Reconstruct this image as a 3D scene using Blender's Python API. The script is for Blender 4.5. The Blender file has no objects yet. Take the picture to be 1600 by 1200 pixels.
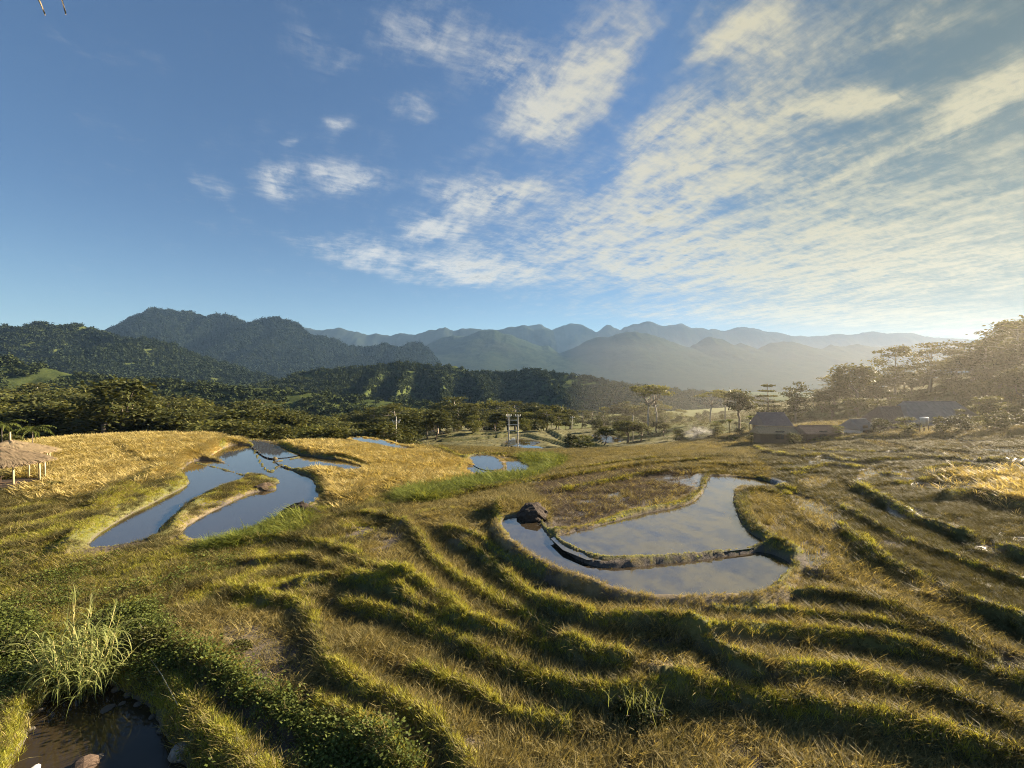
import bpy, bmesh, math, random
import numpy as np
from mathutils import Vector, Matrix
from mathutils.geometry import tessellate_polygon
S = bpy.context.scene
COL = S.collection
R = math.radians
# ------------------------------------------------------------------ camera, sky, sun, exposure
F, CX, CY, EYE = 700.0, 800.0, 600.0, 10.0      # focal length in photo pixels, centre, eye height
cam = bpy.data.cameras.new('camera'); camo = bpy.data.objects.new('camera', cam); COL.objects.link(camo)
cam.sensor_width = 36; cam.lens = 36 * F / 1600; cam.clip_start = 0.1; cam.clip_end = 200000
camo.location = (0, 0, EYE); camo.rotation_euler = (R(90), 0, 0); S.camera = camo

SUN_AZ, SUN_EL = R(63), R(21)
SUND = Vector((math.sin(SUN_AZ) * math.cos(SUN_EL), math.cos(SUN_AZ) * math.cos(SUN_EL), math.sin(SUN_EL)))
sun = bpy.data.lights.new('sun', 'SUN'); suno = bpy.data.objects.new('sun', sun); COL.objects.link(suno)
sun.energy = 5.0; sun.angle = R(0.6); sun.color = (1.0, 0.83, 0.60)
suno.rotation_euler = SUND.to_track_quat('Z', 'Y').to_euler()
SKY_STRENGTH = 0.06; SKY_ROLL = 0.22; SKY_TINT = (0.45, 0.54, 0.60, 1)
HAZE = 5e-5; GLARE_VEIL = 5e-4
S.view_settings.view_transform = 'Standard'; S.view_settings.look = 'None'
S.view_settings.gamma = 1; S.view_settings.use_curve_mapping = False
S.view_settings.exposure = 2.25
S.render.engine = 'CYCLES'
cy = S.cycles
cy.max_bounces = 5; cy.diffuse_bounces = 3; cy.glossy_bounces = 3; cy.transmission_bounces = 3
cy.transparent_max_bounces = 8; cy.volume_bounces = 0; cy.use_denoising = True; cy.filter_width = 1.0; cy.denoising_prefilter = 'NONE'
cy.sample_clamp_indirect = 4
try: cy.volume_max_steps = 64
except Exception: pass


def cplane(px, py):
    """photo pixel -> place on the cloud deck (units of deck height)"""
    dx, dz = (px - CX) / F, (CY - py) / F
    k = dz + 0.06
    return dx / k, 1.0 / k


class NT:
    def __init__(s, tree): s.t = tree
    def n(s, typ, **kw):
        o = s.t.nodes.new(typ)
        for k, v in kw.items(): setattr(o, k, v)
        return o
    def link(s, a, b): s.t.links.new(a, b)
    def put(s, sock, v):
        if hasattr(v, 'is_output') or isinstance(v, bpy.types.NodeSocket): s.link(v, sock)
        else: sock.default_value = v
    def m(s, op, a, b=None, c=None, clamp=False):
        o = s.n('ShaderNodeMath', operation=op, use_clamp=clamp)
        s.put(o.inputs[0], a)
        if b is not None: s.put(o.inputs[1], b)
        if c is not None: s.put(o.inputs[2], c)
        return o.outputs[0]
    def ss(s, x, a, b, lo=0.0, hi=1.0):
        o = s.n('ShaderNodeMapRange', interpolation_type='SMOOTHSTEP')
        s.put(o.inputs[0], x); o.inputs[1].default_value = a; o.inputs[2].default_value = b
        o.inputs[3].default_value = lo; o.inputs[4].default_value = hi
        return o.outputs[0]
    def vm(s, op, a, b=None):
        o = s.n('ShaderNodeVectorMath', operation=op)
        s.put(o.inputs[0], a)
        if b is not None: s.put(o.inputs[1], b)
        return o
    def comb(s, x, y, z=0.0):
        o = s.n('ShaderNodeCombineXYZ')
        s.put(o.inputs[0], x); s.put(o.inputs[1], y); s.put(o.inputs[2], z); return o.outputs[0]
    def noise(s, vec, scale, detail=4, rough=0.55, dist=0.0):
        o = s.n('ShaderNodeTexNoise'); s.put(o.inputs['Vector'], vec)
        o.inputs['Scale'].default_value = scale; o.inputs['Detail'].default_value = detail
        o.inputs['Roughness'].default_value = rough; o.inputs['Distortion'].default_value = dist
        return o.outputs[0]
    def mix(s, f, a, b, bt='MIX'):
        o = s.n('ShaderNodeMix', data_type='RGBA', blend_type=bt)
        s.put(o.inputs[0], f); s.put(o.inputs[6], a); s.put(o.inputs[7], b); return o.outputs[2]


W = bpy.data.worlds.new('World'); S.world = W; W.use_nodes = True
W.cycles.sampling_method = 'MANUAL'; W.cycles.sample_map_resolution = 512
w = NT(W.node_tree); bg = W.node_tree.nodes['Background']
sky = w.n('ShaderNodeTexSky', sky_type='NISHITA'); sky.sun_disc = False
sky.sun_elevation = SUN_EL; sky.sun_rotation = SUN_AZ; sky.air_density = 1.0; sky.dust_density = 0.3; sky.ozone_density = 3.0
sky.altitude = 700
tc = w.n('ShaderNodeTexCoord'); sep = w.n('ShaderNodeSeparateXYZ'); w.link(tc.outputs['Generated'], sep.inputs[0])
up = w.m('MAXIMUM', sep.outputs[2], 0.0)
k = w.m('ADD', up, 0.06)
# (direction z is for a unit vector; cplane() above uses the same ratio, so scale k by the horizontal part)
cu = w.m('DIVIDE', sep.outputs[0], k); cv = w.m('DIVIDE', sep.outputs[1], k)
# cloud banks: pixel outlines -> an oriented soft ellipse on the cloud deck
def cplane_unit(px, py):
    d = Vector(((px - CX) / F, 1.0, (CY - py) / F)).normalized(); kk = max(d.z, 0) + 0.06
    return d.x / kk, d.y / kk
BANKS = [  # (strength, outline)
    (0.86, [(1000, 480), (1600, 490), (1700, 330), (1500, 350), (1250, 330), (1050, 400)]),
    (0.8, [(940, 492), (1300, 512), (1700, 515), (1500, 470), (1150, 470)]), (0.6, [(1250, 520), (1700, 532), (1700, 515), (1400, 512)]),
    (0.86, [(800, 440), (1150, 470), (1350, 430), (1300, 350), (1050, 330), (850, 380)]),
    (0.86, [(830, 400), (980, 400), (1230, 320), (1230, 250), (1080, 250), (900, 330)]),
    (0.86, [(940, 330), (1080, 330), (1170, 230), (1250, 150), (1190, 140), (1080, 220)]),
    (0.9, [(1150, 190), (1290, 190), (1400, 165), (1350, 140), (1230, 130)]),
    (0.72, [(1180, 330), (1300, 350), (1400, 280), (1330, 250), (1220, 260)]),
    (0.8, [(1080, 140), (1200, 120), (1240, 60), (1150, 5), (1100, 60)]),
    (0.74, [(850, 150), (900, 200), (965, 150), (980, 60), (960, 20), (880, 80)]),
    (0.75, [(730, 130), (790, 180), (850, 150), (830, 70), (760, 60)]),
    (0.6, [(590, 50), (670, 130), (740, 60), (720, -20), (610, -20)]), (0.38, [(450, 80), (560, 130), (590, 90), (500, 40)]),
    (0.95, [(700, 320), (760, 335), (850, 310), (820, 280), (700, 280)]),
    (0.85, [(640, 380), (720, 370), (720, 335), (660, 340)]),
    (0.9, [(600, 410), (700, 445), (850, 445), (850, 400), (720, 405)]),
    (0.7, [(480, 385), (600, 425), (660, 410), (560, 370)]),
    (0.72, [(400, 300), (440, 310), (490, 280), (440, 255), (400, 262)]),
    (0.68, [(490, 290), (550, 315), (600, 300), (570, 265), (520, 270)]),
    (0.40, [(260, 290), (340, 330), (400, 320), (330, 270)]),
    (0.60, [(515, 200), (555, 208), (550, 185), (520, 184)]),
    (0.52, [(610, 195), (665, 205), (650, 175), (615, 172)]),
    (0.48, [(468, 240), (500, 240), (500, 222), (475, 224)]),
    (0.32, [(50, 60), (160, 110), (130, 90), (60, 45)]),
    (0.26, [(190, 110), (265, 135), (250, 105), (215, 105)]),
    (0.95, [(1410, 235), (1480, 215), (1600, 180), (1720, 90), (1600, 80), (1480, 150)]),
    (0.6, [(1330, 65), (1420, 60), (1500, 0), (1420, 10)]),
    (0.4, [(1480, 255), (1550, 245), (1530, 240), (1490, 248)]),
    (0.85, [(800, 210), (920, 200), (860, 120), (780, 150)]),
    (0.9, [(1000, 260), (1100, 230), (1150, 190), (1040, 180), (960, 210)]),
    (0.8, [(930, 290), (1010, 300), (1060, 240), (980, 220)]),
    # the deck goes on beyond the frame to the right and overhead
    (0.9, [(1700, 480), (2600, 480), (3000, 250), (1800, 300)]),
    (0.8, [(1750, 200), (2300, 150), (2600, -100), (1800, 0)]),
    (0.8, [(1000, -60), (1300, -120), (1200, -400), (900, -300)]),
]
vec2 = w.comb(cu, cv)
wob = w.n('ShaderNodeTexNoise'); w.link(vec2, wob.inputs['Vector']); wob.inputs['Scale'].default_value = 2.2; wob.inputs['Detail'].default_value = 3
wv = w.vm('SUBTRACT', wob.outputs['Color'], (0.5, 0.5, 0.5))
wv2 = w.vm('MULTIPLY', wv.outputs[0], (0.42, 0.42, 0))
vw = w.vm('ADD', vec2, wv2.outputs[0]).outputs[0]
vs = w.vm('ADD', vec2, w.vm('MULTIPLY', wv.outputs[0], (0.10, 0.10, 0)).outputs[0]).outputs[0]
acc = None
for st, pts in BANKS:
    q = np.array([cplane_unit(*p) for p in pts]); c = q.mean(0); cov = np.cov((q - c).T, bias=True)
    ev, vec = np.linalg.eigh(cov); ev = np.maximum(ev, 0.0008)
    ang = math.atan2(vec[1, 1], vec[0, 1])                      # long axis
    mp = w.n('ShaderNodeMapping', vector_type='TEXTURE')
    w.link(vw, mp.inputs[0]); mp.inputs['Location'].default_value = (c[0], c[1], 0); mp.inputs['Rotation'].default_value = (0, 0, ang)
    mp.inputs['Scale'].default_value = (math.sqrt(ev[1]) * 1.75, math.sqrt(ev[0]) * 1.75, 1)
    ln = w.vm('DOT_PRODUCT', mp.outputs[0], mp.outputs[0]).outputs['Value']
    g = w.m('MULTIPLY', w.m('EXPONENT', w.m('MULTIPLY', ln, -0.9)), st)
    acc = g if acc is None else w.m('SMOOTH_MAX', acc, g, 0.25)
# streaky ripples: long along the wind, short across
rot = w.n('ShaderNodeMapping'); w.link(vs, rot.inputs[0]); rot.inputs['Rotation'].default_value = (0, 0, R(-116))
st1 = w.n('ShaderNodeMapping'); w.link(rot.outputs[0], st1.inputs[0]); st1.inputs['Scale'].default_value = (1.0, 2.7, 1)
n1 = w.noise(st1.outputs[0], 3.0, 6, 0.66, 0.15)
st2 = w.n('ShaderNodeMapping'); w.link(rot.outputs[0], st2.inputs[0]); st2.inputs['Scale'].default_value = (2.2, 1.0, 1); st2.inputs['Rotation'].default_value = (0, 0, R(55))
n2 = w.noise(st2.outputs[0], 13.0, 5, 0.6, 0.2)
n3 = w.noise(vs, 4.0, 5, 0.62, 0.1)
fb = w.m('ADD', w.m('MULTIPLY', w.m('SUBTRACT', n1, 0.5), 2.2), w.m('ADD', w.m('MULTIPLY', w.m('SUBTRACT', n2, 0.5), 1.3), w.m('MULTIPLY', w.m('SUBTRACT', n3, 0.5), 2.0)))
dens = w.m('ADD', w.m('SUBTRACT', acc, 0.52), w.m('MULTIPLY', fb, w.m('ADD', w.m('MULTIPLY', acc, 0.72), 0.12)))
cover = w.ss(dens, -0.30, 0.60)
cover = w.m('MULTIPLY', cover, w.ss(sep.outputs[2], 0.0, 0.05))
cover = w.m('MULTIPLY', cover, 0.86)
thick = w.ss(dens, 0.42, 1.0)
sdot = w.vm('DOT_PRODUCT', tc.outputs['Generated'], tuple(SUND)).outputs['Value']
near = w.ss(sdot, 0.2, 1.0)
ccol = w.mix(near, (2.75, 2.72, 2.55, 1), (2.75, 2.4, 1.45, 1))
cshade = w.mix(near, (1.15, 1.25, 1.42, 1), (1.7, 1.55, 1.1, 1))
ccol = w.mix(thick, ccol, cshade)
lum = w.n('ShaderNodeRGBToBW'); w.link(sky.outputs[0], lum.inputs[0])
comp = w.m('DIVIDE', 1.0, w.m('ADD', 1.0, w.m('MULTIPLY', lum.outputs[0], SKY_ROLL)))     # soft shoulder, as the camera rolls off the glow
skyc = w.vm('SCALE', sky.outputs[0]); w.link(comp, skyc.inputs['Scale'])
skycol = w.mix(1.0, skyc.outputs[0], w.mix(w.ss(sdot, 0.70, 0.99), SKY_TINT, (0.36, 0.325, 0.20, 1)), 'MULTIPLY')
skycol = w.mix(w.m('MULTIPLY', w.ss(sep.outputs[2], 0.0, 0.34, 1.0, 0.0), w.ss(sdot, 0.45, 0.95, 1.0, 0.0)), skycol, w.mix(1.0, skycol, (1.75, 1.52, 1.25, 1), 'MULTIPLY'))     # paler towards the horizon
fin = w.mix(cover, skycol, ccol)
w.link(fin, bg.inputs[0]); bg.inputs[1].default_value = SKY_STRENGTH

# ------------------------------------------------------------------ helpers
rng = np.random.default_rng(7)
def hash2(ix, iy, seed):
    h = (ix.astype(np.int64) * 374761393 + iy.astype(np.int64) * 668265263 + seed * 974711) & 0xffffffff
    h = ((h ^ (h >> 13)) * 1274126177) & 0xffffffff
    h = h ^ (h >> 16)
    return (h & 0xffffff) / float(0xffffff)
def vnoise(x, y, seed=0):
    ix = np.floor(x); iy = np.floor(y); fx = x - ix; fy = y - iy
    fx = fx * fx * (3 - 2 * fx); fy = fy * fy * (3 - 2 * fy)
    a = hash2(ix, iy, seed); b = hash2(ix + 1, iy, seed); c = hash2(ix, iy + 1, seed); d = hash2(ix + 1, iy + 1, seed)
    return (a * (1 - fx) + b * fx) * (1 - fy) + (c * (1 - fx) + d * fx) * fy
def fbm(x, y, seed=0, oct=4, gain=0.5):
    s = 0; a = 1.0; t = 0
    for o in range(oct):
        s = s + a * vnoise(x * 2 ** o + 17.3 * o, y * 2 ** o + 5.1 * o, seed + o); t += a; a *= gain
    return s / t * 2 - 1                                      # about -1..1
def smooth(x, a, b):
    t = np.clip((x - a) / (b - a), 0, 1); return t * t * (3 - 2 * t)

def mesh_np(name, V, Fc, mat=None, smooth_shade=False):
    """V (n,3); Fc (m,3) or (m,4) int array or list of such arrays"""
    me = bpy.data.meshes.new(name)
    parts = Fc if isinstance(Fc, list) else [Fc]
    parts = [np.asarray(p) for p in parts if len(p)]
    V = np.asarray(V, dtype=np.float32)
    me.vertices.add(len(V)); me.vertices.foreach_set('co', V.ravel())
    loops = np.concatenate([p.ravel() for p in parts]).astype(np.int32)
    tot = np.concatenate([np.full(len(p), p.shape[1]) for p in parts]).astype(np.int32)
    start = np.concatenate([[0], np.cumsum(tot)[:-1]]).astype(np.int32)
    me.loops.add(len(loops)); me.loops.foreach_set('vertex_index', loops)
    me.polygons.add(len(tot)); me.polygons.foreach_set('loop_start', start); me.polygons.foreach_set('loop_total', tot)
    me.polygons.foreach_set('use_smooth', np.full(len(tot), smooth_shade, dtype=bool))
    me.update(calc_edges=True)
    if mat: me.materials.append(mat)
    return me
def link(name, data, parent=None, loc=None, rotz=0.0):
    o = bpy.data.objects.new(name, data); COL.objects.link(o)
    if parent is not None: o.parent = parent
    if loc is not None: o.location = loc
    if rotz: o.rotation_euler = (0, 0, rotz)
    return o
def tag(o, label=None, cat=None, group=None, kind=None):
    if label: o['label'] = label
    if cat: o['category'] = cat
    if group: o['group'] = group
    if kind: o['kind'] = kind
    return o
def thing(name, label, cat, loc, rotz=0.0, group=None):
    return tag(link(name, None, None, loc, rotz), label, cat, group)

class MB:
    """collects boxes, tubes and free polygons, builds one mesh object"""
    def __init__(s): s.v = []; s.f = []
    def add(s, V, Fs):
        b = len(s.v); s.v += [tuple(p) for p in V]; s.f += [tuple(i + b for i in f) for f in Fs]
    def box(s, c, d, rz=0.0, M=None):
        hx, hy, hz = d[0] / 2, d[1] / 2, d[2] / 2
        P = [Vector((x, y, z)) for x in (-hx, hx) for y in (-hy, hy) for z in (-hz, hz)]
        m = M if M else Matrix.Rotation(rz, 3, 'Z')
        s.add([m @ p + Vector(c) for p in P], [(0, 1, 3, 2), (4, 6, 7, 5), (0, 4, 5, 1), (2, 3, 7, 6), (0, 2, 6, 4), (1, 5, 7, 3)])
    def tube(s, pts, rad, n=7, cap=True):
        pts = [Vector(p) for p in pts]; rings = []
        if not hasattr(rad, '__len__'): rad = [rad] * len(pts)
        V = []; Fs = []
        for i, p in enumerate(pts):
            t = (pts[min(i + 1, len(pts) - 1)] - pts[max(i - 1, 0)]).normalized()
            a = t.orthogonal().normalized() if abs(t.z) > 0.95 else t.cross(Vector((0, 0, 1))).normalized()
            b = t.cross(a)
            for j in range(n):
                q = 2 * math.pi * j / n; V.append(p + (a * math.cos(q) + b * math.sin(q)) * rad[i])
        for i in range(len(pts) - 1):
            for j in range(n):
                Fs.append((i * n + j, i * n + (j + 1) % n, (i + 1) * n + (j + 1) % n, (i + 1) * n + j))
        if cap:
            Fs.append(tuple(range(n))[::-1]); Fs.append(tuple((len(pts) - 1) * n + j for j in range(n)))
        s.add(V, Fs)
    def mesh(s, name, mat, sm=False):
        me = bpy.data.meshes.new(name); me.from_pydata(s.v, [], s.f); me.update()
        bm = bmesh.new(); bm.from_mesh(me); bmesh.ops.recalc_face_normals(bm, faces=bm.faces); bm.to_mesh(me); bm.free()
        me.materials.append(mat)
        if sm:
            for p in me.polygons: p.use_smooth = True
        return me
    def build(s, name, mat, parent=None, sm=False): return link(name, s.mesh(name, mat, sm), parent)

# ------------------------------------------------------------------ materials
def new_mat(name):
    m = bpy.data.materials.new(name); m.use_nodes = True
    t = NT(m.node_tree); return m, t, m.node_tree.nodes['Principled BSDF'], m.node_tree.nodes['Material Output']
def leaf_mat(name, c1, c2, c3=None, trans=0.4, scale=0.0, rough=0.6, inst=True, tipdry=None):
    """leaf / blade: colour varies by instance tint and from place to place; light passes through"""
    m, t, p, out = new_mat(name)
    if inst:
        a = t.n('ShaderNodeAttribute', attribute_type='INSTANCER', attribute_name='tint'); f = a.outputs['Fac']
    else:
        oi = t.n('ShaderNodeObjectInfo'); g = t.n('ShaderNodeNewGeometry')
        f = t.m('ADD', t.m('MULTIPLY', oi.outputs['Random'], 0.6), t.m('MULTIPLY', g.outputs['Random Per Island'], 0.4))
    col = t.mix(f, c1, c2)
    if c3 is not None:
        g2 = t.n('ShaderNodeNewGeometry')
        col = t.mix(t.m('MULTIPLY', g2.outputs['Random Per Island'], 0.75), col, c3)
    p.inputs['Roughness'].default_value = rough; p.inputs['Specular IOR Level'].default_value = 0.0 if trans < .3 else 0.1
    t.put(p.inputs['Base Color'], col)
    tr = t.n('ShaderNodeBsdfTranslucent'); t.put(tr.inputs[0], t.mix(1.0, col, (1.25, 1.15, 0.7, 1), 'MULTIPLY'))
    mx = t.n('ShaderNodeMixShader'); mx.inputs[0].default_value = trans
    t.link(p.outputs[0], mx.inputs[1]); t.link(tr.outputs[0], mx.inputs[2]); t.link(mx.outputs[0], out.inputs[0])
    return m
def rough_mat(name, c1, c2, scale=4.0, rough=0.85, bump=0.3, spec=0.3, stretch=(1, 1, 1), metal=0.0, coord='Object'):
    m, t, p, out = new_mat(name)
    tcn = t.n('ShaderNodeTexCoord'); mp = t.n('ShaderNodeMapping'); t.link(tcn.outputs[coord], mp.inputs[0]); mp.inputs['Scale'].default_value = stretch
    n = t.noise(mp.outputs[0], scale, 6, 0.6); n2 = t.noise(mp.outputs[0], scale * 5, 3, 0.6)
    f = t.m('ADD', t.m('MULTIPLY', t.ss(n, 0.3, 0.7), 0.7), t.m('MULTIPLY', n2, 0.3))
    t.put(p.inputs['Base Color'], t.mix(f, c1, c2)); p.inputs['Roughness'].default_value = rough
    p.inputs['Specular IOR Level'].default_value = spec; p.inputs['Metallic'].default_value = metal
    b = t.n('ShaderNodeBump'); b.inputs['Strength'].default_value = bump; b.inputs['Distance'].default_value = 0.05
    t.link(n2, b.inputs['Height']); t.link(b.outputs[0], p.inputs['Normal'])
    return m
C = lambda r, g, b: (r, g, b, 1)
M_stubble = leaf_mat('rice_stubble', C(.47, .39, .155), C(.27, .23, .095), C(.13, .11, .045), 0.4)
M_mudstraw = leaf_mat('muddy_straw', C(.21, .17, .125), C(.12, .095, .07), C(.08, .065, .05), 0.25)
M_bund = leaf_mat('bund_grass', C(.38, .36, .06), C(.52, .43, .10), C(.25, .28, .05), 0.45)
M_rice = leaf_mat('ripe_rice', C(.52, .42, .185), C(.41, .325, .13), C(.33, .29, .105), 0.4)
M_reed = leaf_mat('green_reed', C(.17, .21, .045), C(.28, .28, .07), C(.11, .15, .03), 0.45)
M_weed = leaf_mat('leafy_weed', C(.10, .13, .03), C(.17, .20, .05), C(.065, .085, .022), 0.4)
M_olive = leaf_mat('olive_grass', C(.10, .095, .036), C(.165, .135, .055), C(.065, .065, .026), 0.35)
M_leafA = leaf_mat('leaf_dark', C(.035, .046, .014), C(.058, .066, .02), C(.085, .085, .03), 0.3, inst=False)
M_leafB = leaf_mat('leaf_mid', C(.052, .064, .018), C(.085, .09, .024), C(.11, .105, .036), 0.35, inst=False)
M_leafC = leaf_mat('leaf_pale', C(.085, .105, .026), C(.125, .13, .036), C(.15, .145, .05), 0.4, inst=False)
M_farleaf = leaf_mat('far_leaf', C(.026, .038, .017), C(.046, .056, .021), None, 0.06)
M_mtleaf = leaf_mat('mountain_leaf', C(.016, .024, .014), C(.026, .034, .017), None, 0.05)
M_h4leaf = leaf_mat('hill_leaf', C(.020, .030, .016), C(.036, .046, .02), None, 0.05)
M_palm = leaf_mat('palm_leaf', C(.085, .12, .025), C(.13, .16, .035), C(.16, .17, .05), 0.4, inst=False)
M_napier = leaf_mat('napier_leaf', C(.24, .27, .09), C(.34, .32, .14), C(.15, .20, .05), 0.4, inst=False)
M_cane = rough_mat('cane', C(.38, .31, .12), C(.22, .22, .07), 6, 0.6, 0.1)
M_bark = rough_mat('bark', C(.11, .085, .06), C(.20, .165, .13), 3, 0.9, 0.5, stretch=(2, 2, .4))
M_palebark = rough_mat('pale_bark', C(.24, .21, .17), C(.38, .34, .28), 3, 0.85, 0.4, stretch=(2, 2, .4))
M_thatch = rough_mat('thatch', C(.15, .11, .065), C(.25, .19, .115), 9, 0.9, 0.5)
M_thatchold = rough_mat('old_thatch', C(.22, .16, .09), C(.40, .31, .18), 9, 0.9, 0.5)
M_bamboo = rough_mat('bamboo', C(.34, .27, .15), C(.46, .38, .22), 2, 0.5, 0.05, 0.4)
M_darkwood = rough_mat('dark_wood', C(.07, .045, .03), C(.13, .085, .055), 5, 0.8, 0.3, stretch=(1, 6, 1))
M_stone = rough_mat('stone', C(.16, .14, .115), C(.32, .29, .25), 6, 0.85, 0.5)
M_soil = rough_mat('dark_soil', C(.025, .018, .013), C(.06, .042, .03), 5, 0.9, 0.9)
M_concrete = rough_mat('concrete', C(.28, .265, .23), C(.38, .36, .32), 4, 0.8, 0.1)
M_metal = rough_mat('galvanised', C(.45, .46, .47), C(.60, .60, .60), 6, 0.4, 0.05, 0.5, metal=0.7)
M_ceramic = rough_mat('insulator', C(.70, .68, .62), C(.8, .78, .72), 6, 0.3, 0.02)
M_plaster = rough_mat('plaster', C(.45, .42, .37), C(.60, .57, .52), 3, 0.9, 0.1)
M_brownwall = rough_mat('timber_wall', C(.14, .09, .055), C(.22, .15, .09), 4, 0.85, 0.2, stretch=(1, 1, 5))
M_greyroof = rough_mat('fibre_roof', C(.17, .16, .145), C(.25, .235, .215), 2, 0.75, 0.15)
M_brownroof = rough_mat('tile_roof', C(.18, .12, .08), C(.28, .19, .13), 3, 0.85, 0.3)
M_blueroof = rough_mat('bluish_roof', C(.11, .10, .105), C(.16, .145, .15), 2, 0.7, 0.15)
M_glass = rough_mat('window_pane', C(.02, .025, .03), C(.04, .05, .06), 2, 0.08, 0.0, 0.5)
M_white = rough_mat('white_paint', C(.72, .70, .66), C(.80, .79, .76), 4, 0.6, 0.05)
M_whitestone = rough_mat('pale_stone', C(.55, .52, .46), C(.7, .67, .6), 6, 0.8, 0.3)

def water_mat(name, base, rough, ior=3.0):
    m, t, p, out = new_mat(name)
    g = t.n('ShaderNodeNewGeometry')
    n0 = t.noise(g.outputs['Position'], 0.9, 4, 0.6)
    t.put(p.inputs['Base Color'], t.mix(n0, base, C(base[0] * 1.7, base[1] * 1.6, base[2] * 1.5)))
    p.inputs['Roughness'].default_value = rough; p.inputs['IOR'].default_value = ior; p.inputs['Specular IOR Level'].default_value = 0.5
    n = t.noise(g.outputs['Position'], 1.6, 3, 0.5); b = t.n('ShaderNodeBump'); b.inputs['Strength'].default_value = 0.03; b.inputs['Distance'].default_value = 0.02
    t.link(n, b.inputs['Height']); t.link(b.outputs[0], p.inputs['Normal'])
    return m
M_water = water_mat('paddy_water', C(.030, .024, .015), 0.015); M_pool = water_mat('pool_water', C(.022, .017, .010), 0.05, 1.3)

# ground: soil, dead straw and green, picked by painted-on-mesh zone weights
m, t, p, out = new_mat('paddy_ground'); M_ground = m
g = t.n('ShaderNodeNewGeometry'); pos = g.outputs['Position']
at = t.n('ShaderNodeAttribute', attribute_name='zone'); sz = t.n('ShaderNodeSeparateColor'); t.link(at.outputs['Color'], sz.inputs[0])
soil = t.mix(t.noise(pos, 2.5, 6, 0.65), C(.055, .046, .040), C(.13, .112, .097))
straw = t.mix(t.noise(pos, 6.0, 5, 0.7), C(.14, .112, .06), C(.30, .235, .12))
green = t.mix(t.noise(pos, 3.0, 5, 0.7), C(.06, .075, .02), C(.15, .155, .04))
gold = t.mix(t.noise(pos, 5.0, 5, 0.7), C(.28, .18, .05), C(.45, .30, .09))
c = t.mix(t.ss(t.noise(pos, 0.5, 5, 0.6), 0.38, 0.62), soil, straw)
c = t.mix(sz.outputs[1], c, gold); c = t.mix(sz.outputs[0], c, green); c = t.mix(sz.outputs[2], c, soil)
t.put(p.inputs['Base Color'], c); wet = at.outputs['Alpha']
t.put(p.inputs['Roughness'], t.m('SUBTRACT', 0.95, t.m('MULTIPLY', wet, 0.91))); t.put(p.inputs['Specular IOR Level'], t.m('ADD', 0.15, t.m('MULTIPLY', wet, 0.85)))
b = t.n('ShaderNodeBump'); t.put(b.inputs['Strength'], t.m('SUBTRACT', 0.7, t.m('MULTIPLY', wet, 0.68))); b.inputs['Distance'].default_value = 0.12
t.link(t.noise(pos, 5.0, 6, 0.7), b.inputs['Height']); t.link(b.outputs[0], p.inputs['Normal'])

def hill_mat(name, c1, c2, c3, scale, bump=0.6, dist=6.0):
    m, t, p, out = new_mat(name); g = t.n('ShaderNodeNewGeometry'); pos = g.outputs['Position']
    n = t.noise(pos, scale, 8, 0.7); n2 = t.noise(pos, scale * 0.15, 4, 0.6)
    col = t.mix(t.ss(n, 0.35, 0.65), c1, c2); col = t.mix(t.ss(n2, 0.45, 0.7), col, c3)
    t.put(p.inputs['Base Color'], col); p.inputs['Roughness'].default_value = 1.0; p.inputs['Specular IOR Level'].default_value = 0.0
    b = t.n('ShaderNodeBump'); b.inputs['Strength'].default_value = bump; b.inputs['Distance'].default_value = dist
    t.link(n, b.inputs['Height']); t.link(b.outputs[0], p.inputs['Normal'])
    return m
M_hillfar = hill_mat('far_forest', C(.012, .017, .012), C(.022, .028, .016), C(.02, .025, .015), 0.006, 0.5, 20)
M_hillmid = hill_mat('mountain_forest', C(.016, .024, .013), C(.028, .036, .018), C(.026, .030, .018), 0.02, 0.7, 10)
M_hillnear = hill_mat('hill_forest_floor', C(.04, .055, .02), C(.07, .085, .028), C(.085, .10, .032), 0.08, 0.6, 2)

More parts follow.
